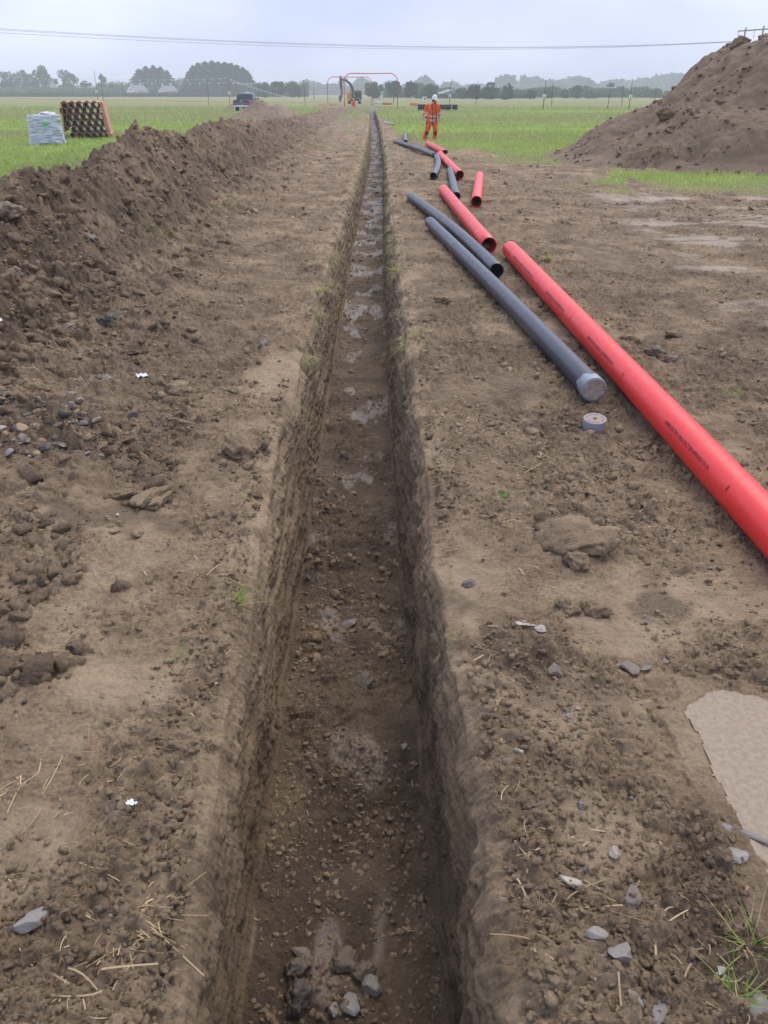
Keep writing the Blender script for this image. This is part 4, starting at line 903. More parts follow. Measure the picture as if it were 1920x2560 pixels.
# ------------------------------------------------------------------ pipe pallets on the left field
M_TER = mat('terracotta_film', (.52, .20, .11), .5, var=(6, .8, (.62, .36, .25))); M_ORP = mat('orange_pipe', (.45, .20, .12), .45); M_CREAM = mat('pipe_lining', (.40, .40, .19), .5)
vd = Vector((-12.75, 36.2, 0)).normalized(); rz = math.atan2(-vd.x, vd.y); rzb = rz-R(4.5)
pb = empty('pipe_bundle', (-12.55, 36.2, gz(-12.5, 36.2)), rzb); tag(pb, 'leaning square stack of large orange pipes seen end on, in torn terracotta film', 'pipe bundle')
m0 = .0171; rowsP = [(5, [615, 677, 735, 797, 855], 730), (5, [597, 655, 715, 775, 835], 783), (5, [640, 700, 758, 817, 875], 838), (5, [622, 680, 740, 798, 857], 890), (5, [662, 722, 782, 840, 893], 945), (6, [645, 703, 762, 820, 878, 925], 996)]
def ringmesh(ro, ri, Ln, n=28):
    V = []; 
    for (r, y) in ((ro, 0), (ro, Ln), (ri, Ln), (ri, 0)): V += [(r*math.cos(2*math.pi*k/n), y, r*math.sin(2*math.pi*k/n)) for k in range(n)]
    F = [(j*n+k, j*n+(k+1) % n, ((j+1) % 4)*n+(k+1) % n, ((j+1) % 4)*n+k) for j in range(4) for k in range(n)]
    me = mesh('pipe', V, F, M_ORP, smooth=True, link=False); me.materials.append(M_CREAM)
    mi = np.zeros(4*n, np.int32); mi[2*n:3*n] = 1; me.polygons.foreach_set('material_index', mi); return me
rm = ringmesh(.1455, .131, 2.6); rs = np.random.RandomState(4)
for (n_, xs, yy) in rowsP:
    for xx in xs:
        o = bpy.data.objects.new('pipe', rm); COL.objects.link(o); o.parent = pb; o.location = ((xx-757)/3.456*m0*1.0, rs.uniform(-.06, .05), (1022-yy)/3.456*.0150+.03); o.modifiers.new('e', 'EDGE_SPLIT').split_angle = R(40)
b = MB(); b.prism([(-.93, .30), (-.86, 1.40), (.80, 1.40), (.97, .02), (.93, .02), (.74, 1.36), (-.80, 1.36), (-.88, .30)], 'y', .10, 2.6); b.build('film_cover', M_TER, pb)
b = MB(); rs = np.random.RandomState(5); pr = [(.72, 1.36)]
for k in range(12): z = 1.36-k*.115; pr.append((.66+(1.36-z)*.13+rs.uniform(-.03, .06), z))
pr += [(.90, .02), (.955, .02), (.80, 1.36)]; b.prism(pr, 'y', .02, .10); b.build('torn_edge', M_TER, pb)
b = MB(); b.box((-.0, 1.3, .015), (1.75, 2.6, .05)); b.build('skid', mat('pallet_wood', (.30, .22, .13), .8), pb)
# wrapped pallet
wp = empty('wrapped_pallet', (-12.85, 32.6, gz(-12.8, 32.6)), rz+R(2)); tag(wp, 'pallet wrapped in wrinkled white stretch film with a green mark, left of the orange pipes', 'pallet load')
mfm = bpy.data.materials.new('stretch_film'); mfm.use_nodes = True; nt_ = mfm.node_tree; b_ = nt_.nodes['Principled BSDF']; tc_ = N(nt_, 'ShaderNodeTexCoord'); mp_ = N(nt_, 'ShaderNodeMapping'); mp_.inputs['Scale'].default_value = (2.0, 2.0, 13.0); mp_.inputs['Rotation'].default_value = (0, .12, 0)
nt_.links.new(tc_.outputs['Object'], mp_.inputs[0]); f_ = noise(nt_, mp_.outputs[0], 2.2, 7, .65)
nt_.links.new(ramp(nt_, f_, [(.32, (.20, .22, .27)), (.46, (.52, .55, .62)), (.60, (.80, .83, .90))]), b_.inputs['Base Color']); b_.inputs['Roughness'].default_value = .3
bp_ = N(nt_, 'ShaderNodeBump', Distance=.05, Strength=.8); nt_.links.new(f_, bp_.inputs['Height']); nt_.links.new(bp_.outputs[0], b_.inputs['Normal'])
def crumple(v, a, s): return v+a*np.stack([gn(v[:, 1]*5+s, v[:, 2]*6, s), gn(v[:, 0]*5, v[:, 2]*6+s, s+1), gn(v[:, 0]*5+s, v[:, 1]*5, s+2)], -1)
def filmbox(w0, w1, d, h, n=26, z0=0., s=1):
    V = []; F = []
    for j in range(n+1):
        t = j/n; hw = (w0*(1-t)+w1*t)/2; z = z0+h*t
        if j == 0: hw *= 1.05
        for k in range(4*n):
            e_, f = divmod(k, n); u = f/n*2-1
            x, y = [(u, -1), (1, u), (-u, 1), (-1, -u)][e_]; rr = 1-.05*(abs(x)**8*abs(y)**8); V.append((x*hw*rr, y*d/2*rr, z))
    m_ = 4*n
    for j in range(n):
        for k in range(m_): F.append((j*m_+k, j*m_+(k+1) % m_, (j+1)*m_+(k+1) % m_, (j+1)*m_+k))
    V.append((0, 0, z0+h*1.01)); c = len(V)-1
    for k in range(m_): F.append((n*m_+k, n*m_+(k+1) % m_, c))
    v = crumple(np.array(V), .028, s); return v, F
v, F = filmbox(1.25, 1.12, 1.1, 1.03); mesh('film_wrap', v, F, mfm, wp)
v = lump(IV3, 4, .35)*np.array([.30, .3, .12])+np.array([.12, 0, 1.03]); mesh('film_bulge', crumple(v, .03, 7), IF3, mfm, wp)
v, F = filmbox(1.38, 1.27, 1.2, .16, s=5); mesh('film_skirt', v, F, mfm, wp)
b = MB(); b.box((0, 0, .03), (1.2, 1.0, .1)); b.build('pallet', mat('pallet_wood2', (.30, .22, .13), .8), wp)
v = lump(IV3, 8, .3)*np.array([.075, .012, .06])+np.array([.02, -.575, .74]); mesh('green_mark', v, IF3, mat('green_paint', (.05, .62, .20), .5), wp)
# weeds round the pallets
for (x, y, n, lab) in [(-12.2, 31.9, 300, 'rank weeds growing against the front of the wrapped pallet'), (-11.6, 35.7, 260, 'tall weeds hiding the foot of the orange pipe bundle')]:
    rs = np.random.RandomState(n); a = rs.rand(n)*6.28; q = rs.rand(n)**.5; d = rs.normal(size=(n, 3))*.5; d[:, 2] = 1; d /= np.linalg.norm(d, axis=1)[:, None]; b = rs.normal(size=(n, 3))*.4; b[:, 2] = -.4
    o = strips('weed_patch', np.stack([.75*q*np.cos(a), .25*q*np.sin(a), 0*a], -1), d, rs.uniform(.08, .27, n), np.full(n, .03), b, cols_of(n, (.12, .28, .05), (.24, .42, .10), rs), M_BLADE, seg=3); o.location = (x, y, gz(x, y)); tag(o, lab, 'weeds')

# black pipe bundle behind the man
cx_, D_ = (1094-960)*90.5/1923, 90.5; yb = (D_-SP*CAM_H)/CP
bb = empty('pipe_bundle', (cx_, yb, 0)); tag(bb, 'long low strapped bundle of black pipes lying crosswise behind the man in orange', 'pipe bundle')
pm = MB().tube([(-2.3, 0, 0), (2.3, 0, 0)], .088, 10); mBP = mat('black_pipe_plastic', (.02, .022, .03), .35); me = None
for r in range(4):
    for c in range(4-(r % 2)):
        if me is None: o = pm.build('pipe', mBP, bb, smooth=True); me = o.data
        else: o = bpy.data.objects.new('pipe', me); COL.objects.link(o); o.parent = bb
        o.location = (((c*7+r*3) % 5-2)*.015, c*.178+(r % 2)*.089, .10+r*.155)
mst = mat('strap', (.05, .05, .06), .5)
for x in (-1.3, .2, 1.5): MB().box((x, .27, .34), (.05, .76, .70)).build('strap', mst, bb)
def lying(name, label, px, py, n, Ln, r, col, rz, cat):
    p = at(px, py, 0); e_ = empty(name, (p.x, p.y, 0), rz); tag(e_, label, cat); q = MB().tube([(-Ln/2, 0, 0), (Ln/2, 0, 0)], r, 10).build('pipe', mat(name+'_plastic', col, .5), e_, smooth=True); q.location = (0, 0, r)
    for k in range(1, n):
        c = q.copy(); COL.objects.link(c); c.parent = e_; c.location = (rs.uniform(-.1, .1)*Ln*.3, (k//2)*r*2+(k % 2)*r, r+(k % 2)*r*1.7)
lying('white_pipes', 'row of white pipes far off in the field between the goal frames', 945, 258, 4, 1.9, .1, (.7, .7, .7), 0, 'pipes')
lying('red_duct_stack', 'far small stack of red ducts just inside the right post of the near goal frame', 968, 262, 4, 1.6, .1, (.6, .14, .09), 0, 'ducts')
lying('red_duct_stack', 'far low stack of red ducts left of the man in orange', 1036, 264, 4, 1.4, .1, (.6, .14, .09), 0, 'ducts')
for (qa, qb, lab) in [((896, 268), (952, 281), 'long pale pipe lying in the grass at the far end of the trench'), ((925, 268), (948, 277), 'shorter pale pipe beside the long one at the far end of the trench'), ((962, 306), (985, 311), 'pale short pipe in the grass right of the far trench')]:
    a, b = at(*qa, .07), at(*qb, .07); o = MB().tube([(0, 0, 0), tuple(b-a)], .06, 10).build('pale_pipe', mat('pale_pipe', (.42, .42, .42), .5), smooth=True); o.location = a; tag(o, lab, 'pipe')

# ------------------------------------------------------------------ red goal frames over the trench
M_GOAL = mat('red_steel', (.72, .03, .035), .45)
def goal(label, xl, xr, Y, h, r=.05, rc=1.0):
    e_ = empty('goal_frame', ((xl+xr)/2, Y, 0)); w_ = (xr-xl)/2; tag(e_, label, 'goal frame', 'red goal frames under the power line')
    arc = lambda s: [(s*(w_-rc+rc*math.sin(t)), 0, h-rc+rc*math.cos(t)) for t in np.linspace(0, math.pi/2, 9)]
    MB().tube([(-w_+rc, 0, h), (0, 0, h-.03), (w_-rc, 0, h)], r, 8).build('crossbar', M_GOAL, e_, smooth=True)
    for s in (-1, 1): MB().tube(arc(s)+[(s*w_, 0, -.1)], r, 8).build('leg', M_GOAL, e_, smooth=True)
    return e_
def XD(px, D): return (px-960)*D/1923
def YD(D): return (D-SP*CAM_H)/CP
goal('nearer and taller looking red goal frame with rounded corners', XD(862, 99), XD(994, 98), YD(98.5), 4.0)
goal('farther red goal frame partly behind the excavator arm', XD(820, 123), XD(930, 123), YD(123), 4.05)

# ------------------------------------------------------------------ bunting poles, warning signs, stakes and tape
M_POLE = mat('weathered_pole', (.10, .085, .075), .8); M_STK = mat('pale_wood', (.62, .55, .38), .8); M_WH = mat('white_board', (.72, .72, .66), .5); M_YE = mat('warning_yellow', (.75, .60, .05), .5); M_INK = mat('black_ink', (.02, .02, .02), .5)
def pole(x0, y0, x1, y1, label, sign=None, r=.045, mt=None):
    D = 1923*CAM_H/(CP*(y0-233)); Y = YD(D); b = Vector((XD(x0, D), Y, 0)); top = far(x1, Y, y1)
    e_ = empty('marker_pole', b); tag(e_, label, 'pole', 'tall poles standing in the field')
    MB().tube([(0, 0, -.2), tuple(top-b)], [r*1.1, r*.8], 8).build('shaft', mt or M_POLE, e_, smooth=True)
    if sign:
        k = (y0-sign)/(y0-y1); c = (top-b)*k; s = MB(); s.box((c.x, -.06, c.z), (.42, .02, .58)); bo = s.build('sign_board', M_WH, e_)
        t = MB(); t.prism([(c.x-.17, c.z-.16), (c.x+.17, c.z-.16), (c.x, c.z+.15)], 'y', -.078, -.071); t.build('yellow_triangle', M_YE, bo)
        t = MB(); t.box((c.x, -.081, c.z-.02), (.03, .004, .12)); t.box((c.x, -.081, c.z-.11), (.03, .004, .03)); t.box((c.x, -.073, c.z-.23), (.34, .004, .05)); t.build('black_marks', M_INK, bo)
    return e_, top
tops = {}
for k, a in enumerate([(246.5, 262, 235, 176, 'leaning pole with a yellow warning sign at far left', 229), (260, 261, 251, 190, 'thin pole just right of the leaning sign pole at far left', None),
    (522, 263, 518, 198, 'tall pole left of the pole that carries the sign near the pickup', None), (575, 262, 571, 196, 'pole with a warning sign just left of the pickup', 233), (763, 263, 759, 199, 'plain pole between the pickup and the red goal frames', None),
    (983, 261, 987, 202, 'thin pole behind the right corner of the near goal frame', None), (1122.5, 262, 1129, 197, 'leaning pole with warning sign right of the man in orange', 240), (1189, 262, 1195, 203, 'plain leaning pole right of the black pipe bundle', None),
    (1357, 275, 1365, 202, 'nearer leaning pole with warning sign in the right field', 242), (1379, 266, 1382, 208, 'thin pole just right of the sign pole in the right field', None), (1518, 273, 1528, 213, 'leaning pole with a crossbar in front of a dark tree', None),
    (1554, 268, 1558, 213, 'faint thin pole between crossbar pole and last sign pole', None), (1571.5, 274, 1581, 205, 'rightmost leaning pole that carries a warning sign', 243), (1636, 262, 1641, 216, 'thin pole nearest the foot of the big mound', None)]):
    tops[k] = pole(*a[:5], sign=a[5])
MB().box((tops[10][1]-Vector(tops[10][0].location))*.9, (1.6, .08, .1)).build('crossbar', M_WH, tops[10][0])
mFl = mat('white_flag', (.85, .86, .88), .6); flm = mesh('flag', [(-.09, 0, 0), (.09, 0, 0), (.02, .01, -.24), (-.02, .01, -.24)], [(0, 1, 2, 3)], mFl, smooth=False, link=False)
def bunting(a, b, sag, label, step):
    a = Vector(a); b = Vector(b); e_ = empty('bunting_line', a); tag(e_, label, 'bunting', 'bunting lines strung between the field poles'); L_ = (b-a).length; n = 24
    P = [(b-a)*(k/n)+Vector((0, 0, -sag*4*(k/n)*(1-k/n))) for k in range(n+1)]; MB().tube(P, .012, 5).build('cord', M_WH, e_)
    m = min(60, int(L_/step))
    for k in range(1, m):
        t = k/m; o = bpy.data.objects.new('flag', flm); COL.objects.link(o); o.parent = e_; o.location = (b-a)*t+Vector((0, 0, -sag*4*t*(1-t)))
Lp = tops[0][1]; P3 = tops[3][1]; P4 = tops[4][1]
YL = YD(125)
bunting(far(-60, YL, 189), far(571, YD(120), 196), .35, 'upper line of small white flags across the left field', 1.3)
bunting(far(-60, YL, 196), far(571, YD(120), 206), .30, 'lower line of small white flags across the left field', 1.5)
bunting(far(571, YD(120), 196), far(763, YD(118), 252), .25, 'line of white flags slanting down behind the pickup to the ground', .45)
bunting(far(571, YD(120), 205), far(640, YD(124), 208), .1, 'short line of white flags ending before the conifers', .9)
bunting(far(1129, YD(120), 205), far(1365, YD(100), 208), .35, 'faint flag line across the right field', 2.2)
def stake(px, ytop, ybase, k):
    D = 1923*CAM_H/(CP*(ybase-233)); Y = YD(D); h = (ybase-ytop)*CP*D/1923; o = MB().box((0, 0, h/2), (.075, .05, h), taper=.9).build('marker_stake', M_STK); o.location = (XD(px, D), Y, 0); o.rotation_euler = (0, R(rs.uniform(-4, 4)), 0)
    return o
def fence_line(st, side):
    for k, (px, a, b, lab) in enumerate(st): tag(stake(px, a, b, k), lab, 'stake', 'low wooden stakes carrying tape')
fence_line([(71, 246, 268, 'pale stake farthest left, left of the wrapped pallet'), (122, 249, 261, 'short pale stake straight above the wrapped pallet'), (160, 250, 266, 'pale stake at the left edge of the orange pipe bundle'), (192, 251, 261, 'pale stake behind the orange pipe bundle'),
    (327, 252, 262, 'pale stake below the left white house, left of a twin'), (334, 252, 269, 'taller pale stake below the left white house'), (394, 254, 263, 'pale stake below the gap between the white houses'), (418, 253, 270, 'pale stake below the right white house'), (459, 254, 264, 'pale stake right of the white houses'),
    (497, 255, 271, 'pale stake left of the pole beside the pickup'), (723, 258, 271, 'pale stake right of the sand piles'), (795, 256, 274, 'leaning pale stake left of the goal frames'), (846, 255, 272, 'pale stake in front of the dark bank under the goal frames')], 0)
fence_line([(1098, 258, 277, 'bright stake right behind the man in orange'), (1129, 258, 277, 'pale stake in front of the black pipe bundle'), (1181, 261, 274, 'first pale stake right of the black pipe bundle'), (1240, 261, 275, 'second pale stake right of the black pipe bundle'), (1299, 261, 275, 'pale stake half way to the nearer sign pole'),
    (1411, 261, 275, 'pale stake right of the thin pole pair'), (1467, 261, 275, 'pale stake left of the crossbar pole'), (1621, 261, 275, 'pale stake close to the foot of the big mound')], 1)
def tape(pts, label, col=(.70, .42, .30), w=.06):
    P = [far(px, YD(D), py) for (px, py, D) in pts]; b = MB()
    for i in range(len(P)-1):
        A_, B_ = P[i], P[i+1]; n = 4
        for k in range(n):
            a = A_.lerp(B_, k/n)-Vector((0, 0, .10*4*(k/n)*(1-k/n))); c = A_.lerp(B_, (k+1)/n)-Vector((0, 0, .10*4*((k+1)/n)*(1-(k+1)/n))); b.bar(a-P[0], c-P[0], .012, w)
    o = b.build('barrier_tape', mat('tape_'+label[:6].strip(), col, .6)); o.location = P[0]; tag(o, label, 'tape', 'barrier tape along the stakes')
tape([(-40, 244, 116), (71, 246, 113), (122, 247, 116), (192, 249, 116), (334, 250, 116), (418, 251, 112), (497, 253, 110), (640, 254, 112), (723, 256, 112), (795, 256, 108)], 'orange and white tape along the left line of stakes')
tape([(1098, 259, 92), (1181, 260, 94), (1240, 260.5, 94), (1299, 260.5, 94), (1411, 260.5, 94), (1467, 260.5, 94), (1621, 260.5, 94), (1760, 260, 94)], 'pale tape along the right line of stakes', (.62, .56, .42), .05)
tape([(1000, 253, 150), (1160, 254, 150), (1400, 256, 150), (1640, 256, 150)], 'far pale tape beyond the right line of stakes', (.55, .50, .38), .05)
# ------------------------------------------------------------------ people
M_HV = mat('hi_vis_orange', (.86, .13, .02), .75, bump=(9, .5, .03), var=(7, .5, (.62, .07, .015))); M_REF = mat('reflective_silver', (.62, .56, .52), .35); M_NAVY = mat('navy_trim', (.03, .025, .045), .8)
M_SKIN = mat('skin', (.50, .28, .20), .55); M_HELM = mat('helmet_white', (.82, .83, .86), .3); M_HAIR = mat('dark_hair', (.03, .02, .015), .8); M_BOOT = mat('boot_leather', (.20, .13, .08), .7)
def skin_body(name, verts, edges, radii, m, parent, sub=2):
    me = bpy.data.meshes.new(name); me.from_pydata(verts, edges, []); o = bpy.data.objects.new(name, me); COL.objects.link(o); me.materials.append(m); o.parent = parent
    md = o.modifiers.new('skin', 'SKIN'); sv = me.skin_vertices[0].data
    for i, r in enumerate(radii): sv[i].radius = (r, r) if not hasattr(r, '__len__') else r
    sv[0].use_root = True; md.use_smooth_shade = True
    s = o.modifiers.new('sub', 'SUBSURF'); s.levels = s.render_levels = sub; return o
def garment(name, tubes, lofts, m, parent, vox=.016):
    b = MB()
    for P, r in tubes: b.tube(P, r, 12)
    for L_ in lofts: b.loft(L_)
    o = b.build(name, m, parent, smooth=True); rm_ = o.modifiers.new('remesh', 'REMESH'); rm_.mode = 'VOXEL'; rm_.voxel_size = vox; rm_.use_smooth_shade = True
    sm = o.modifiers.new('soft', 'SMOOTH'); sm.iterations = 3; return o
def hand(parent_o, wrist, d, side, m):
    """palm with four unequal bent fingers and a thumb leaving its side, one skinned mesh"""
    w_ = Vector(wrist); d = Vector(d).normalized(); s_ = Vector(side).normalized(); nrm = d.cross(s_)
    V = [w_, w_+d*.05, w_+d*.09]; E = [(0, 1), (1, 2)]; Rr_ = [.024, (.036, .018), (.036, .016)]
    for k, (off, ln_) in enumerate([(-.028, .055), (-.009, .068), (.010, .064), (.027, .050)]):
        b0 = len(V); V += [w_+d*.10+s_*off, w_+d*(.10+ln_*.5)+s_*off*1.1+nrm*.012, w_+d*(.10+ln_*.85)+s_*off*1.1+nrm*.035]; E += [(2, b0), (b0, b0+1), (b0+1, b0+2)]; Rr_ += [.009, .0085, .0075]
    b0 = len(V); V += [w_+d*.045-s_*.035, w_+d*.075-s_*.058+nrm*.012, w_+d*.10-s_*.062+nrm*.026]; E += [(1, b0), (b0, b0+1), (b0+1, b0+2)]; Rr_ += [.012, .010, .009]
    return skin_body('hand', [tuple(v) for v in V], E, Rr_, m, parent_o, 1)
def head_mesh(name, c, m, parent, yaw=0., pitch=0., s=1.0):
    bm = bmesh.new(); bmesh.ops.create_uvsphere(bm, u_segments=28, v_segments=20, radius=1)
    for v in bm.verts:
        x, y, z = v.co; f = max(0, -y)                       # face looks to -y
        X_ = x*.076*(1-.18*max(0, -z)); Y_ = y*.095; Z_ = z*.118
        if z < -.3: Y_ -= .012*f
        Y_ -= .026*math.exp(-((x/.16)**2+((z+.08)/.20)**2))*f      # nose
        Y_ += .012*(math.exp(-(((abs(x)-.38)/.17)**2+((z-.12)/.12)**2)))*f   # eye sockets
        Y_ -= .008*math.exp(-((x/.3)**2+((z+.48)/.07)**2))*f; Y_ += .006*math.exp(-((x/.3)**2+((z+.40)/.03)**2))*f; Y_ -= .010*math.exp(-((x/.3)**2+((z+.85)/.15)**2))*f
        if abs(x) > .9 and abs(z) < .3: X_ += math.copysign(.012, x)*math.exp(-((y-.1)/.25)**2)      # ears
        v.co = (X_*s, Y_*s, Z_*s)
    me = bpy.data.meshes.new(name); bm.to_mesh(me); bm.free(); me.materials.append(m); me.polygons.foreach_set('use_smooth', [True]*len(me.polygons))
    o = bpy.data.objects.new(name, me); COL.objects.link(o); o.parent = parent; o.location = c; o.rotation_euler = (pitch, 0, yaw); return o
def helmet(c, parent, yaw=0., pitch=0., m=None):
    V = []; F = []; n = 32; rings = [(.0, 1.16), (.05, 1.12), (.105, .95), (.145, .68), (.165, .36), (.170, .05)]
    for z, r in rings: V += [(.092*r*math.cos(2*math.pi*k/n), .112*r*math.sin(2*math.pi*k/n), z) for k in range(n)]
    F = [(j*n+k, j*n+(k+1) % n, (j+1)*n+(k+1) % n, (j+1)*n+k) for j in range(5) for k in range(n)]+[tuple(range(5*n, 6*n))]
    b0 = len(V)
    for k in range(n):
        a = 2*math.pi*k/n; pk_ = .055*max(0, -math.sin(a))**2+.012; V.append(((.107+pk_*.4)*math.cos(a), .130*math.sin(a)-pk_*max(0, -math.sin(a)), -.012))
    F += [(b0+k, b0+(k+1) % n, (k+1) % n, k) for k in range(n)]
    o = mesh('helmet', V, F, m or M_HELM, parent); o.location = c; o.rotation_euler = (pitch, 0, yaw); s = o.modifiers.new('thick', 'SOLIDIFY'); s.thickness = .004
    rg = MB(); rg.tube([(0, y, .172-.9*y*y*9) for y in np.linspace(-.07, .07, 7)], .008, 6).build('ridge', m or M_HELM, o, smooth=True); return o
pz = gz(2.03, 36.8)
man = empty('person', (2.03, 36.8, pz-.04)); tag(man, 'man in orange high visibility suit and white hard hat walking, one hand in pocket', 'person')
K = 1.0
body = skin_body('body', [(.02, 0, .90), (.02, 0, 1.10), (.04, 0, 1.30), (.07, 0, 1.45), (.085, -.01, 1.55), (-.14, .02, 1.40), (-.27, .03, 1.12), (-.20, -.10, .92), (.23, .03, 1.40), (.28, .07, 1.13), (.30, .03, .88),
    (-.09, 0, .85), (-.16, -.06, .50), (-.25, .02, .12), (-.27, -.06, .05), (.12, 0, .85), (.17, -.02, .50), (.14, .05, .12), (.15, -.05, .05)],
    [(0, 1), (1, 2), (2, 3), (3, 4), (2, 5), (5, 6), (6, 7), (2, 8), (8, 9), (9, 10), (0, 11), (11, 12), (12, 13), (13, 14), (0, 15), (15, 16), (16, 17), (17, 18)],
    [.12, .12, .13, .06, .06, .06, .045, .032, .06, .045, .032, .085, .06, .045, .04, .085, .06, .045, .04], M_SKIN, man)
hd = head_mesh('head', (.10, -.02, 1.60), M_SKIN, man, R(42), R(14))
helmet((.10, -.01, 1.635), man, R(42), R(10))
v = lump(IV3, 3, .1)*np.array([.08, .092, .105])+np.array([-.012, .018, .002]); o = mesh('hair', v, IF3, M_HAIR, hd)
v = lump(IV3, 5, .1)*np.array([.05, .03, .045])+np.array([0, -.082, -.078]); o = mesh('beard', v, IF3, M_HAIR, hd)
for s in (-1, 1): b = MB(); b.box((s*.030, -.088, .012), (.020, .008, .009)); b.build('eye', M_HAIR, hd)
garment('jacket', [([(-.10, .01, 1.42), (-.19, .02, 1.38), (-.30, .04, 1.14), (-.31, .0, 1.06), (-.20, -.11, .93)], [.08, .092, .082, .078, .066]), ([(.18, .01, 1.43), (.26, .02, 1.37), (.315, .07, 1.12), (.33, .05, .93)], [.08, .09, .078, .062])],
    [[((.02, .01, .68), .20, .145), ((.02, .01, .85), .195, .145), ((.03, 0, 1.05), .19, .14), ((.04, 0, 1.25), .205, .14), ((.05, 0, 1.40), .19, .12), ((.07, 0, 1.47), .11, .09), ((.075, 0, 1.51), .075, .075)]], M_HV, man, .018)
jk = [c for c in man.children if c.name.startswith('jacket')][0]
def band(z, cx, cy, rx, ry, h, nm='reflective_band'):
    b = MB(); b.loft([((cx, cy, z), rx, ry), ((cx, cy, z+h), rx, ry)], cap=False); o = b.build(nm, M_REF, jk, smooth=True); o.modifiers.new('t', 'SOLIDIFY').thickness = .004
band(.80, .02, .01, .202, .152, .065); band(.95, .025, .0, .200, .149, .065)
def sband(a, b, r):
    a = Vector(a); b = Vector(b); MB().tube([a, b], r, 14, cap=False).build('reflective_band', M_REF, jk, smooth=True)
sband((-.295, .035, 1.16), (-.303, .03, 1.10), .090); sband((-.27, -.04, 1.01), (-.235, -.08, .97), .082); sband((.315, .07, 1.12), (.322, .065, 1.06), .086); sband((.328, .055, 1.0), (.331, .052, .95), .076)
def strip(P, w_, nm, m, par, t=.012):
    b = MB()
    for i in range(len(P)-1): b.bar(P[i], P[i+1], w_, t)
    return b.build(nm, m, par)
strip([(.0, -.105, 1.45), (.02, -.150, 1.28), (.04, -.158, 1.05), (.03, -.165, .85), (.05, -.165, .66)], .035, 'zip_edge', M_NAVY, jk); strip([(.13, -.105, 1.45), (.17, -.135, 1.28), (.185, -.135, 1.05), (.20, -.12, .85), (.235, -.06, .66)], .04, 'zip_edge', M_NAVY, jk)
strip([(-.10, -.115, 1.42), (-.13, -.13, 1.30), (-.09, -.145, 1.22)], .035, 'shoulder_stripe', M_REF, jk)
garment('trousers', [([(-.08, .01, .88), (-.13, -.04, .60), (-.18, -.06, .45), (-.25, .0, .22), (-.27, .02, .07)], [.125, .118, .105, .095, .092]), ([(.12, .01, .88), (.16, -.01, .60), (.175, -.03, .45), (.155, .02, .22), (.145, .04, .07)], [.125, .115, .105, .095, .092])],
    [[((.02, .01, .74), .19, .13), ((.02, .01, .95), .18, .13), ((.02, .01, 1.0), .16, .12)]], M_HV, man, .018)
tr_ = [c for c in man.children if c.name.startswith('trousers')][0]
def pad(c, d, n_, nm='knee_pad'):
    v = lump(IV3, 6, .08)*np.array(d)+np.array(c); return mesh(nm, v, IF3, M_NAVY, tr_)
pad((-.205, -.12, .37), (.058, .035, .10), 0); pad((.175, -.105, .36), (.058, .035, .10), 0); pad((-.215, -.03, .72), (.03, .07, .09), 0, 'thigh_pocket'); pad((.055, -.115, .70), (.025, .04, .075), 0, 'thigh_pocket')
for (x, y) in ((-.27, -.03), (.15, -.01)): v = lump(IV3, 2, .08)*np.array([.052, .14, .055])+np.array([x, y-.03, .045]); mesh('boot', v, IF3, M_BOOT, man)
hand(body, (.33, .05, .89), (.05, -.15, -1), (0, 1, .1), M_SKIN); hand(body, (-.19, -.12, .92), (.35, -.1, -.75), (.2, 1, 0), M_SKIN)
# worker far off, standing in the end of the trench
wk = empty('person', (XD(884, 111), YD(111), -.62)); tag(wk, 'tiny distant worker in orange with pale helmet, waist deep in soil below the excavator', 'person')
skin_body('body', [(0, 0, .9), (0, -.05, 1.15), (0, -.10, 1.35), (0, -.15, 1.47), (-.18, -.10, 1.33), (-.26, -.15, 1.08), (-.20, -.35, .98), (.18, -.10, 1.33), (.26, -.15, 1.08), (.18, -.36, .96), (-.1, 0, .5), (-.1, 0, .05), (.1, 0, .5), (.1, 0, .05)],
    [(0, 1), (1, 2), (2, 3), (2, 4), (4, 5), (5, 6), (2, 7), (7, 8), (8, 9), (0, 10), (10, 11), (0, 12), (12, 13)], [.15, .16, .16, .06, .07, .06, .045, .07, .06, .045, .1, .06, .1, .06], M_SKIN, wk, 1)
head_mesh('head', (0, -.16, 1.58), M_SKIN, wk, 0, R(30)); helmet((0, -.16, 1.61), wk, 0, R(25), mat('helmet_orange', (.80, .45, .30), .4))
garment('jacket', [([(-.12, -.09, 1.36), (-.2, -.1, 1.3), (-.28, -.15, 1.08), (-.20, -.34, .98)], .095), ([(.12, -.09, 1.36), (.2, -.1, 1.3), (.28, -.15, 1.08), (.18, -.34, .97)], .095)], [[((0, .0, .8), .22, .17), ((0, -.05, 1.1), .22, .17), ((0, -.1, 1.38), .19, .14), ((0, -.13, 1.46), .08, .08)]], M_HV, wk, .03)

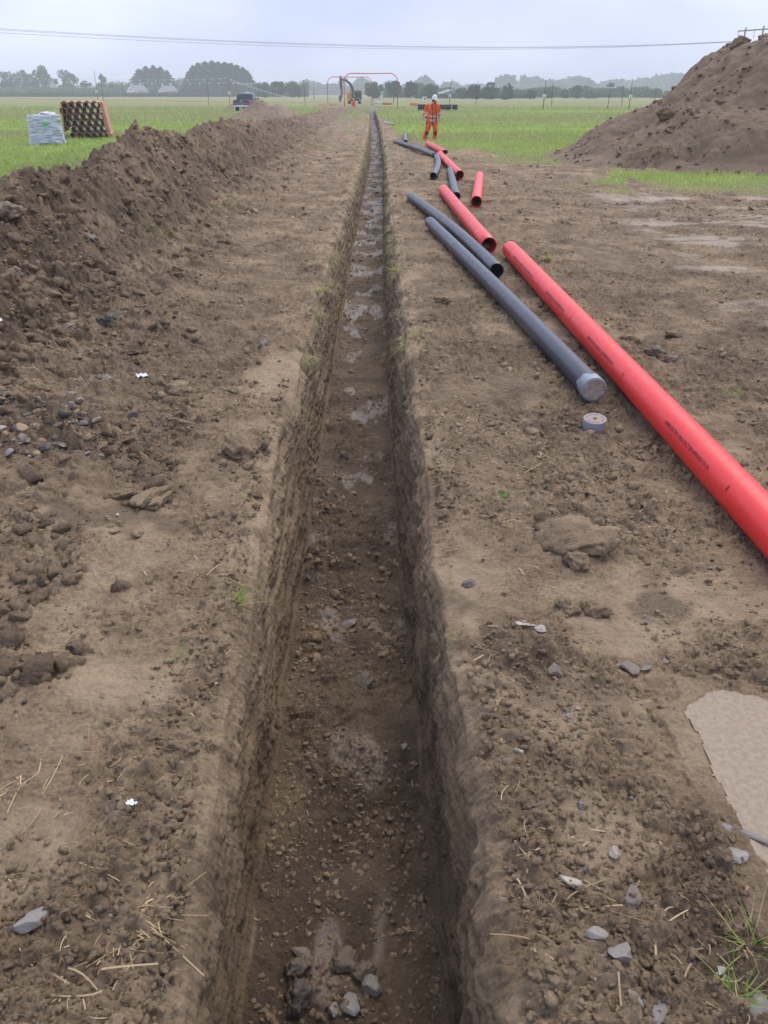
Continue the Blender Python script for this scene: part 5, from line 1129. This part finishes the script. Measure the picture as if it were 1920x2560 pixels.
# ------------------------------------------------------------------ pickup behind the sand piles
M_PAINT = mat('dark_blue_paint', (.035, .045, .085), .25, coat=.6); M_PAINT_SHEEN = mat('roof_sheen', (.16, .18, .24), .25, coat=.5); M_GLASS = mat('dark_glass', (.02, .03, .04), .08, spec=.8); M_TYRE = mat('rubber', (.02, .02, .02), .8); M_CHR = mat('bright_metal', (.65, .66, .70), .25, metal=.7); M_LAMP = mat('tail_lamp', (.50, .02, .03), .3)  # cab gets a paler copy of the paint, sheen put into its colour
tk = empty('pickup_truck', (-15.55, 95, .0), R(-6)); tag(tk, 'dark blue pickup truck seen from behind, half hidden by the sand piles', 'pickup truck')
b = MB(); b.prism([(0, .55), (.02, 1.16), (1.55, 1.16), (1.55, 1.12), (3.95, 1.12), (5.15, 1.02), (5.3, .60), (5.2, .42), (4.75, .42), (4.6, .74), (4.35, .86), (4.05, .86), (3.8, .74), (3.65, .42), (1.65, .42), (1.5, .74), (1.25, .86), (.95, .86), (.7, .74), (.55, .45)], 'x', -.93, .93); b.build('body', M_PAINT, tk, bevel=.04)
b = MB(); V = [(-.83, 1.55, 1.12), (.83, 1.55, 1.12), (.80, 3.95, 1.12), (-.80, 3.95, 1.12), (-.68, 1.85, 1.80), (.68, 1.85, 1.80), (.66, 3.1, 1.82), (-.66, 3.1, 1.82)]; b.add(V, [(0, 1, 5, 4), (1, 2, 6, 5), (2, 3, 7, 6), (3, 0, 4, 7), (4, 5, 6, 7)]); b.build('cab', M_PAINT_SHEEN, tk, bevel=.05)
def pane(V, nm='window', m=None, par=None, t=.02): o = mesh(nm, V, [tuple(range(len(V)))], m or M_GLASS, par or tk, smooth=False); s = o.modifiers.new('t', 'SOLIDIFY'); s.thickness = t; s.offset = 1; return o
pane([(-.70, 1.585, 1.20), (.70, 1.585, 1.20), (.60, 1.80, 1.70), (-.60, 1.80, 1.70)], 'rear_window'); pane([(.835, 1.75, 1.18), (.83, 2.6, 1.18), (.72, 2.55, 1.68), (.725, 1.98, 1.68)]); pane([(.83, 2.68, 1.18), (.815, 3.65, 1.18), (.71, 3.08, 1.68), (.72, 2.63, 1.68)]); pane([(-.83, 2.6, 1.18), (-.835, 1.75, 1.18), (-.725, 1.98, 1.68), (-.72, 2.55, 1.68)]); pane([(-.815, 3.65, 1.18), (-.83, 2.68, 1.18), (-.72, 2.63, 1.68), (-.71, 3.08, 1.68)]); pane([(.70, 3.90, 1.2), (-.70, 3.90, 1.2), (-.62, 3.28, 1.72), (.62, 3.28, 1.72)], 'windscreen')
for s in (-1, 1): b = MB(); b.prism([(1.0, 1.16), (1.75, 1.16), (1.95, 1.74), (1.80, 1.76)], 'x', s*.80-.03, s*.80+.03); b.build('sports_bar', M_TYRE, tk)
tg = MB().box((0, -.03, .92), (1.45, .06, .46)).build('tailgate', M_PAINT, tk, bevel=.015); MB().box((0, -.067, 1.0), (.26, .014, .07)).build('badge', M_CHR, tg, bevel=.02)
b = MB(); b.box((0, -.07, .78), (1.40, .014, .03)); b.build('trim_strip', M_CHR, tg)
bp2 = MB().box((0, -.12, .56), (1.75, .20, .20)).build('bumper', M_CHR, tk, bevel=.03); MB().box((.0, -.226, .60), (.52, .012, .12)).build('number_plate', mat('plate', (.85, .85, .82), .5), bp2)
for s in (-1, 1): MB().box((s*.83, -.035, .95), (.17, .08, .40)).build('tail_light', M_LAMP, tk, bevel=.02); MB().box((s*1.0, 3.35, 1.25), (.20, .12, .18)).build('mirror', M_PAINT, tk, bevel=.03)
for s in (-1, 1):
    for y in (1.1, 4.2): w_ = MB().tube([(s*.68, y, .40), (s*.93, y, .40)], .40, 24).build('wheel', M_TYRE, tk, smooth=False, bevel=.03); MB().tube([(s*.925, y, .40), (s*.945, y, .40)], .24, 16).build('rim', M_CHR, w_)
MB().box((.1, 2.3, 1.86), (.5, .18, .09)).build('light_bar', M_HELM, tk, bevel=.03)

# ------------------------------------------------------------------ excavator beyond the goal frames
M_EXO = mat('machine_orange', (.90, .36, .03), .45, var=(3, .5, (.40, .20, .07))); M_EXD = mat('machine_grey', (.085, .090, .10), .55, var=(4, .6, (.14, .13, .12))); M_EXB = mat('machine_black', (.03, .03, .035), .6)
ex = empty('excavator', (XD(887, 150), YD(150), 0)); tag(ex, 'tracked excavator with raised grey boom and hanging bucket, orange side and glazed cab', 'excavator')
for x in (-1.05, .95):
    t = MB(); pts = [(-.0+y_, z_) for y_, z_ in [(-1.4, .12), (-1.25, 0.0), (1.25, 0.0), (1.4, .12), (1.45, .38), (1.3, .55), (-1.3, .55), (-1.45, .38)]]; t.prism(pts, 'x', x-.25, x+.25); tt = t.build('track', M_EXB, ex, bevel=.04)
    for y in (-1.2, 1.2): MB().tube([(x-.28, y, .28), (x+.28, y, .28)], .2, 14).build('track_wheel', M_EXD, tt)
MB().box((-.05, 0, .60), (1.7, 1.6, .22)).build('slew_ring', M_EXB, ex)
MB().prism([(-1.55, .70), (-.50, .70), (-.50, 1.75), (-.75, 1.98), (-1.4, 1.95), (-1.55, 1.7)], 'y', -1.0, 1.7).build('engine_cover', M_EXO, ex, bevel=.08)
MB().box((.45, .9, .95), (1.9, 1.4, .5)).build('counterweight', M_EXD, ex, bevel=.08); MB().box((.35, -.3, .76), (2.0, 1.6, .14)).build('deck', M_EXD, ex)
cabf = MB(); C8 = [(.08, -1.0), (1.30, -1.0), (1.30, .35), (.08, .35)]
for (x, y) in C8: cabf.box((x, y, 1.50), (.09, .09, 1.42))
cabf.box((.69, -.325, 2.22), (1.34, 1.47, .10)); cabf.box((.69, -1.0, 1.0), (1.22, .06, .42)); cabf.box((1.30, -.325, 1.0), (.06, 1.35, .42)); cabf.box((.69, .35, 1.3), (1.22, .05, 1.0)); cabf.box((.69, -.3, .82), (1.3, 1.4, .06))
cb = cabf.build('cab', M_EXD, ex, bevel=.015)
MB().box((.69, -1.0, 1.70), (1.10, .012, 1.0)).build('window', bpy.data.materials.get('cab_glass') or mat('cab_glass', (.30, .36, .38), .1, spec=.6), cb).scale = (1, 1, 1)
_gm = bpy.data.materials['cab_glass']; _gb = _gm.node_tree.nodes['Principled BSDF']; _gb.inputs['Transmission Weight'].default_value = .9; _gb.inputs['IOR'].default_value = 1.05
MB().box((.10, -.3, 1.70), (.012, 1.2, 1.0)).build('window', _gm, cb)
MB().box((.9, -1.06, 2.33), (.35, .06, .07)).build('beacon', M_YE, cb)
def beam(P, ws, t, m, nm, par):
    """plate boom: outline in the x-z plane about a centre line, extruded in y"""
    L1, L2 = [], []
    for i, (x, z) in enumerate(P):
        a = Vector(P[min(i+1, len(P)-1)])-Vector(P[max(0, i-1)]); n_ = Vector((-a.y, a.x)).normalized()*ws[i]/2; L1.append((x+n_.x, z+n_.y)); L2.append((x-n_.x, z-n_.y))
    o = MB().prism(L1+L2[::-1], 'y', -t/2, t/2).build(nm, m, par, bevel=.02); return o
bm_ = beam([(-.32, .85), (-.22, 1.7), (-.42, 2.7), (-.80, 3.35), (-1.45, 3.85), (-2.3, 4.12), (-2.55, 4.15)], [.34, .50, .60, .55, .42, .34, .28], .36, M_EXD, 'boom', ex); bm_.location = (0, -1.2, 0)
sk = beam([(-2.62, 4.75), (-2.58, 4.1), (-2.48, 2.9), (-2.38, 1.45)], [.20, .52, .40, .26], .30, M_EXD, 'stick', ex); sk.location = (0, -1.25, 0)
bk = MB(); bk.prism([(-2.45, 1.55), (-2.25, 1.2), (-2.50, .85), (-2.60, .32), (-2.85, .30), (-3.02, .75), (-2.98, 1.25), (-2.75, 1.55)], 'y', -.38, .38); bko = bk.build('bucket', M_EXD, ex, bevel=.03); bko.location = (0, -1.25, 0)
te = MB()
for k in range(4): te.box((-2.70, -.30+k*.2, .22), (.28, .08, .12))
te = [MB().box((-2.70, -.30+k*.2, .24), (.28, .08, .12)).build('tooth', M_CHR, bko) for k in range(4)]
for (a, b_, r1, nm) in [((-.45, -1.45, 1.2), (-1.05, -1.45, 3.1), .07, 'lift_ram'), ((-1.2, -1.2, 4.05), (-2.35, -1.2, 4.55), .07, 'stick_ram'), ((-2.72, -1.25, 3.7), (-2.72, -1.25, 1.95), .06, 'bucket_ram')]:
    rm2 = MB().tube([a, tuple(Vector(a).lerp(Vector(b_), .62))], r1, 10).build(nm, M_EXD, ex, smooth=True); MB().tube([a, b_], r1*.55, 8).build('rod', M_CHR, rm2, smooth=True)
MB().box((.69, .0, 1.15), (.5, .5, .5)).build('seat', M_EXB, ex)
op = empty('person', ex.location+Vector((.69, -.22, 1.25))); tag(op, 'excavator operator in yellow jacket sitting behind the cab glass', 'person')
skin_body('body', [(0, .12, .10), (0, .12, .35), (0, .10, .55), (0, .08, .68), (-.18, .08, .52), (-.24, -.1, .32), (-.18, -.32, .34), (.18, .08, .52), (.24, -.1, .32), (.18, -.32, .34), (-.1, -.2, .12), (-.1, -.4, .1), (.1, -.2, .12), (.1, -.4, .1)],
    [(0, 1), (1, 2), (2, 3), (2, 4), (4, 5), (5, 6), (2, 7), (7, 8), (8, 9), (0, 10), (10, 11), (0, 12), (12, 13)], [.13, .14, .15, .05, .07, .05, .04, .07, .05, .04, .08, .06, .08, .06], M_SKIN, op, 1)
head_mesh('head', (0, .06, .74), M_SKIN, op, 0, 0, .9)
garment('jacket', [([(-.12, .1, .55), (-.2, .08, .5), (-.25, -.1, .33), (-.18, -.30, .34)], .075), ([(.12, .1, .55), (.2, .08, .5), (.25, -.1, .33), (.18, -.30, .34)], .075)], [[((0, .12, .05), .19, .15), ((0, .12, .35), .2, .15), ((0, .1, .56), .18, .13), ((0, .09, .62), .08, .08)]], mat('hi_vis_yellow', (.68, .75, .08), .7), op, .03)

# ------------------------------------------------------------------ far houses, barn, cabin
M_WALL = mat('white_render', (.74, .72, .68), .8, var=(.6, .35, (.62, .60, .56))); M_ROOF = mat('grey_slates', (.16, .17, .20), .7, bump=(3, .5, .1)); M_GW = mat('window_pane', (.06, .08, .10), .15)
def house(px, pyb, wid, dep, wall, ridge, ang, label, door=True):
    D = 1923*CAM_H/(CP*(pyb-233)); e_ = empty('house', (XD(px, D), YD(D), 0), R(ang)); tag(e_, label, 'house', 'white houses at the field edge')
    w2, d2 = wid/2, dep/2; w_ = MB(); w_.prism([(-w2, 0), (w2, 0), (w2, wall), (0, ridge-.15), (-w2, wall)], 'y', -d2, d2); w_.build('wall', M_WALL, e_)
    r = MB(); o_ = .35; k = (ridge-wall)/w2
    r.prism([(-w2-o_, wall-o_*k), (0, ridge), (w2+o_, wall-o_*k), (w2+o_, wall-o_*k+.18), (0, ridge+.2), (-w2-o_, wall-o_*k+.18)], 'y', -d2-.25, d2+.25); rf = r.build('roof', M_ROOF, e_)
    MB().box((0, d2*.55, ridge+.6), (.9, .6, 1.4)).build('chimney', M_WALL, rf); MB().box((0, -d2*.85, ridge+.5), (.7, .6, 1.1)).build('chimney', M_WALL, rf)
    for (x, z, ww, hh) in [(-w2*.45, 1.1, 1.1, 1.2), (w2*.45, 1.1, 1.1, 1.2), (0, wall*.95, .9, 1.0)]:
        f = MB().box((x, -d2-.02, z+hh/2), (ww, .10, hh)).build('window', M_WH, e_); MB().box((x, -d2-.08, z+hh/2), (ww*.85, .03, hh*.85)).build('pane', M_GW, f)
    for y in (-d2*.5, .0, d2*.5):
        f = MB().box((w2+.02, y, 1.6), (.10, 1.1, 1.2)).build('window', M_WH, e_); MB().box((w2+.08, y, 1.6), (.03, .95, 1.0)).build('pane', M_GW, f)
    MB().box((0, -d2-.04, 1.0), (.95, .08, 2.0)).build('door', M_INK, e_)
house(345, 241.7, 7.6, 9.5, 3.2, 5.9, -34, 'left one of two white gabled houses below the conifers')
house(422, 241.8, 6.6, 9.0, 3.0, 5.4, -34, 'right one of two white gabled houses, the lower of them')
D = 330; e_ = empty('barn', (XD(1128, D), YD(D), 0), R(12)); tag(e_, 'long low barn with pale grey roof among the trees right of the man', 'barn')
MB().prism([(-5, 0), (5, 0), (5, 1.6), (0, 3.0), (-5, 1.6)], 'y', -3, 6).build('wall', mat('barn_wall', (.22, .22, .20), .9), e_); MB().prism([(-5.3, 1.55), (0, 3.05), (5.3, 1.55), (5.3, 1.7), (0, 3.25), (-5.3, 1.7)], 'y', -3.3, 6.3).build('roof', mat('barn_roof', (.26, .26, .29), .6), e_); MB().box((0, -3.05, .9), (2.4, .1, 1.8)).build('door', M_EXB, e_)
D = 175; e_ = empty('site_cabin', (XD(1061, D), YD(D), .0)); tag(e_, 'small white site cabin just left of the man, far beyond the black pipe bundle', 'cabin')
MB().box((0, 0, .62), (.9, 1.0, .9)).build('wall', M_HELM, e_); MB().box((0, 0, 1.1), (1.0, 1.1, .06)).build('roof', M_WH, e_); MB().box((.1, -.52, .7), (.4, .03, .35)).build('window', M_GW, e_)

# ------------------------------------------------------------------ trees
def leafmat(name):
    m = attr_mat(name, .75); nt = m.node_tree; b = nt.nodes['Principled BSDF']; o = nt.nodes['Material Output']; a = [n for n in nt.nodes if n.type == 'ATTRIBUTE'][0]
    t = N(nt, 'ShaderNodeBsdfTranslucent'); nt.links.new(a.outputs['Color'], t.inputs['Color']); mx_ = N(nt, 'ShaderNodeMixShader'); mx_.inputs[0].default_value = .25
    nt.links.new(b.outputs[0], mx_.inputs[1]); nt.links.new(t.outputs[0], mx_.inputs[2]); nt.links.new(mx_.outputs[0], o.inputs['Surface']); return m
M_LEAF = leafmat('foliage'); M_BARK = mat('bark', (.09, .07, .055), .9)
def leaves(P, size, cols, name, parent, seed):
    rs = np.random.RandomState(seed); n = len(P); Rm = rotm(n, rs); base = np.array([(-1, -.6, 0), (1, -.7, .1), (.9, .7, 0), (-.8, .8, -.1)]); T_ = np.einsum('nij,kj->nki', Rm, base)*size[:, None, None]+P[:, None, :]
    F_ = np.arange(n*4).reshape(n, 4); o = mesh(name, T_.reshape(-1, 3), F_, M_LEAF, parent, smooth=False); tint(o, np.repeat(np.clip(cols, .005, 1), 4, 0)); return o
def tree(px, wpx, ytop, ybase, label, kind='broad', col=(.055, .095, .040), gaps=.0, seed=0, D=None, n=1000, group='trees along the far edge of the field', trunk=.12):
    rs = np.random.RandomState(seed+int(px)); D = D or 1923*CAM_H/(CP*(ybase-233)); H_ = CAM_H+(233-ytop)*CP*D/1923; w_ = wpx*D/1923; r = w_/2
    nm = 'conifer' if kind == 'fir' else 'broadleaf_tree'; e_ = empty(nm, (XD(px, D), YD(D), 0)); tag(e_, label, 'tree', group); t = MB()
    if kind == 'fir':
        t.tube([(0, 0, 0), (0, 0, H_*.96)], [.3, .04], 8); t.build('trunk', M_BARK, e_, smooth=True)
        k = rs.rand(n)**.75; z = H_*(.03+.95*(1-k)); tier = .80+.28*np.sin(z*4.2+rs.rand()*6)+.12*rs.normal(size=n); rad = r*np.minimum(1, ((1-z/H_)*1.9)**.8+.03)*tier*rs.uniform(.55, 1, n); a = rs.rand(n)*6.28
        P = np.stack([rad*np.cos(a), rad*np.sin(a), z-.22*rad], -1); sz = rs.uniform(.22, .55, n)*max(.8, H_/14)
    else:
        t.tube([(0, 0, 0), (rs.uniform(-.2, .2), 0, H_*.3), (rs.uniform(-.5, .5), 0, H_*.62)], [H_*.028, H_*.02, H_*.01], 8)
        nl = 15 if w_ < 12 else 24; lob = []
        for i in range(nl):
            a = rs.rand()*6.28; q = rs.rand()**.5; zc = H_*rs.uniform(.14, .82); rr = r*rs.uniform(.15, .40); f = math.sqrt(max(.08, 1-((zc/H_-.48)/.54)**2)); lim = max(0, r*f-rr*.7)
            c = Vector((math.cos(a)*q*lim, math.sin(a)*q*lim, zc)); lob.append((c, rr, min(rr*.9, H_-zc)))
            if i < 6: t.tube([(0, 0, H_*.22), tuple(c*.6+Vector((0, 0, H_*.05))), tuple(c)], [H_*.012, H_*.008, H_*.003], 5)
        lob.append((Vector((rs.uniform(-.15, .15)*r, 0, H_*.84)), r*.34, H_*.16)); t.build('trunk', M_BARK, e_, smooth=True)
        k = rs.randint(0, len(lob), n); c = np.array([l[0][:] for l in lob])[k]; rr = np.array([l[1] for l in lob])[k]; rz_ = np.array([l[2] for l in lob])[k]; d = rs.normal(size=(n, 3)); d /= np.linalg.norm(d, axis=1)[:, None]
        d *= (rs.uniform(.55, 1.08, n))[:, None]; P = c+d*np.stack([rr, rr, rz_], -1); keep = (P[:, 2] > H_*.02) & (gn(P[:, 0]*.5+seed, P[:, 2]*.5, seed) > -1+gaps*1.0); P = P[keep]; sz = rs.uniform(.22, .55, len(P))*max(.7, H_/12)
    cl = np.array(col)[None]*(1+.35*gn(P[:, 0]*.45+P[:, 1]*.3, P[:, 2]*.6, 7)+.22*rs.normal(size=len(P)))[:, None]; leaves(P, sz, cl, 'crown', e_, seed+3); return e_
G1, G2, G3 = (.065, .135, .040), (.09, .17, .05), (.045, .095, .035)
BT = [(18, 62, 180, 241, 'dark broad tree cut by the left edge of the picture', G3, .1), (70, 52, 176, 241, 'see through airy tree second from the left edge', G2, .62), (116, 50, 166, 241, 'tallest airy tree near the left edge', G1, .3), (168, 62, 177, 241, 'wide rounded tree above the orange pipe bundle', G1, .15),
    (217, 36, 203, 241, 'lower tree just left of the leaning sign pole', G3, .1), (262, 25, 186, 241, 'narrow tree right of the leaning sign pole', G1, .2), (300, 52, 204, 241, 'low dark bushy tree left of the white houses', G3, .1), (457, 50, 197, 240, 'mid height tree between the two conifer groups', G1, .1),
    (662, 46, 208, 244, 'bushy tree right of the large conifer group', G1, .1), (697, 40, 205, 244, 'mid one of the trees between conifers and goal frames', G3, .1), (735, 42, 207, 244, 'dark round tree directly behind the plain pole near the goal frames', G3, .1),
    (937, 46, 207, 246, 'round tree inside the right half of the near goal frame', G1, .1), (987, 44, 204, 247, 'tree directly behind the right post of the near goal frame', G3, .1), (1026, 36, 205, 247, 'dark tree with a gap in its crown right of the goal frame', G3, .55), (1074, 48, 212, 247, 'spreading tree rising behind the helmet of the man', G1, .2),
    (1150, 40, 222, 247, 'low soft tree right of the leaning sign pole beyond the man', G2, .1), (1181, 40, 213, 248, 'dark blunt tree behind the thin pole right of the man', G3, .05), (1226, 44, 208, 248, 'pale broad tree right of the dark blunt tree', G1, .1), (1262, 14, 232, 249, 'small light green bush in front of the pale broad tree', G2, .0), (1268, 32, 212, 248, 'tree with two rounded tops in the middle of the right field edge', G3, .1),
    (1325, 28, 226, 247, 'small V shaped tree left of the nearer sign pole', G3, .2), (1371, 20, 220, 246, 'small tree between the two thin poles on the right', G3, .1), (1410, 22, 226, 246, 'small round tree, first right of the thin pole pair', G3, .05), (1441, 34, 217, 246, 'roundish tree left of a low bush on the right', G3, .05), (1478, 30, 229, 246, 'low wide bush left of the tall crossbar pole tree', G2, .05), (1522, 26, 208, 244, 'tall upright dark tree behind the crossbar pole', G3, .05),
    (1572, 22, 226, 244, 'small dark bush behind the rightmost sign pole', G3, .0), (1636, 36, 224, 245, 'wider bush left of the mound foot', G2, .05), (1672, 28, 230, 245, 'low bush next to the mound foot', G2, .0), (1696, 26, 224, 245, 'last small tree before the big mound', G1, .05)]
for i, (px, wpx, yt, yb_, lab, c, g_) in enumerate(BT): tree(px, wpx*1.12, yt-2, yb_, lab, 'broad', c, g_, 100+i*7, n=2200 if wpx > 34 else 1300)
FC = (.030, .072, .032)
for i, (px, wpx, yt) in enumerate([(341, 26, 190), (356, 32, 172), (374, 32, 165), (392, 34, 163), (409, 30, 167), (424, 26, 176)]): tree(px, wpx*1.9, yt, 241, 'conifer in the smaller group behind the white houses', 'fir', FC, 0, 300+i, n=2600, group='conifers behind the white houses')
for i, (px, wpx, yt) in enumerate([(478, 26, 178), (490, 32, 164), (504, 34, 157), (520, 36, 154), (537, 36, 153), (553, 36, 154), (569, 36, 155), (584, 34, 158), (598, 32, 162), (612, 28, 168), (622, 26, 176)]): tree(px, wpx*1.9, yt, 241.5, 'conifer in the large dark group left of the pickup', 'fir', FC, 0, 320+i, n=2800, group='conifers in the large dark group')
def mass(name, label, px0, px1, D, h0, h1, n, col, seed, cat='woodland', depth=25, kind='stuff'):
    rs = np.random.RandomState(seed); px = rs.uniform(px0, px1, n); y = YD(D)+rs.uniform(0, depth, n); x = (px-960)*D/1923*(y/YD(D)); hh = h0+(h1-h0)*np.clip(.5+.8*fbm(x*.035, x*0+seed, 3, seed), 0, 1)
    z = hh*rs.rand(n)**.7; cl = np.array(col)[None]*(1+.3*gn(x*.2, z*.4, 3)+.15*rs.normal(size=n))[:, None]; o = leaves(np.stack([x, y, z], -1), rs.uniform(.5, 1.0, n)*max(.7, h1/6), cl, name, None, seed); tag(o, label, cat, kind=kind); return o
mass('hedge', 'long dark clipped hedge below the conifers and houses', -60, 700, 430, 1.3, 2.0, 9000, (.035, .065, .035), 401, 'hedge', 6, 'thing')
mass('hedge', 'low hedge line under the trees on the right', 1040, 1330, 300, .7, 1.6, 3500, (.06, .10, .045), 402, 'hedge', 5, 'thing')
mass('undergrowth', None, -60, 480, 480, 2.5, 6.5, 6000, G2, 403, None, 10)
mass('undergrowth', None, 620, 770, 440, 2.5, 7, 3500, G1, 404, None, 10)
mass('field_hedge', None, 960, 1760, 350, .8, 5.5, 9000, G1, 410, None, 20)
mass('far_woodland', None, 600, 1480, 800, 3, 17, 16000, G3, 405, None, 60)
mass('far_woodland', None, -80, 520, 900, 4, 14, 7000, G3, 406, None, 60)
mass('far_woodland', None, 1300, 1800, 850, 3, 20, 12000, G3, 407, None, 90)
mass('far_woodland', None, 1590, 1760, 1000, 8, 22, 5000, G3, 408, None, 60)

# ------------------------------------------------------------------ power line
M_WIRE = mat('grey_cable', (.10, .11, .13), .5); M_HP = mat('pole_wood', (.20, .15, .12), .8)
def wire(pts, Y, label, r=.03, x0=-250, x1=1843):
    c = np.polyfit([p[0] for p in pts], [p[1] for p in pts], 3); q = np.linspace(x0, x1, 60); P = [far(float(a), Y, float(np.polyval(c, a))) for a in q]
    o = MB().tube([p-P[0] for p in P], r, 6).build('power_cable', M_WIRE, smooth=True); o.location = P[0]; tag(o, label, 'cable', 'cables of the power line')
wire([(0, 72), (240, 85), (480, 98.2), (960, 115), (1440, 116), (1843, 103)], 199, 'uppermost power cable across the sky')
wire([(0, 74.8), (240, 87.6), (480, 100.3), (960, 117), (1440, 117.6), (1843, 103.5)], 200, 'middle power cable running close under the uppermost')
wire([(0, 82), (240, 95), (480, 106.5), (960, 122), (1440, 120), (1843, 104)], 201, 'lowest power cable across the sky')
Yp = 200; A_, B_ = far(1845, Yp, 78), far(1960, Yp, 69.5); p1, p2 = far(1864, Yp, 75), far(1909, Yp, 71)
hp = empty('power_pole', (p1.x, Yp, 0)); tag(hp, 'wooden twin pole with a long crossarm standing behind the big mound', 'power pole'); O_ = Vector((p1.x, Yp, 0))
for p in (p1, p2): MB().tube([Vector((p.x, Yp, -.3))-O_, Vector((p.x, Yp, p.z+.5))-O_], [.24, .17], 10).build('pole', M_HP, hp, smooth=True)
MB().bar(A_-O_, B_-O_, .22, .24).build('crossarm', M_HP, hp)
for (px, y0, y1) in ((1845, 79, 103), (1885, 76, 95), (1950, 71, 90)): MB().tube([far(px, Yp, y0)-O_+Vector((0, -.15, 0)), far(px-1.5, Yp, y1)-O_+Vector((0, -.15, 0))], .06, 6).build('insulator', M_WIRE, hp)
# distant telegraph pole
D = 263; e_ = MB().tube([(0, 0, 0), (0, 0, 3.9)], [.13, .1], 6).build('telegraph_pole', M_HP, smooth=True); e_.location = (XD(785, D), YD(D), 0); tag(e_, 'short dark telegraph pole left of the red goal frames, before the woods', 'pole')

# ------------------------------------------------------------------ rain haze: one closed box round the scene
hz = MB().box((0, 640, 10), (3600, 1560, 28)).build('haze', None); hm = bpy.data.materials.new('haze_air'); hm.use_nodes = True; nth = hm.node_tree; nth.nodes.clear()
pv_ = N(nth, 'ShaderNodeVolumePrincipled'); pv_.inputs['Color'].default_value = (.90, .945, 1.0, 1); pv_.inputs['Density'].default_value = .00085; pv_.inputs['Anisotropy'].default_value = 0.0
oo = N(nth, 'ShaderNodeOutputMaterial'); nth.links.new(pv_.outputs[0], oo.inputs['Volume']); hz.data.materials.append(hm); tag(hz, kind='stuff')
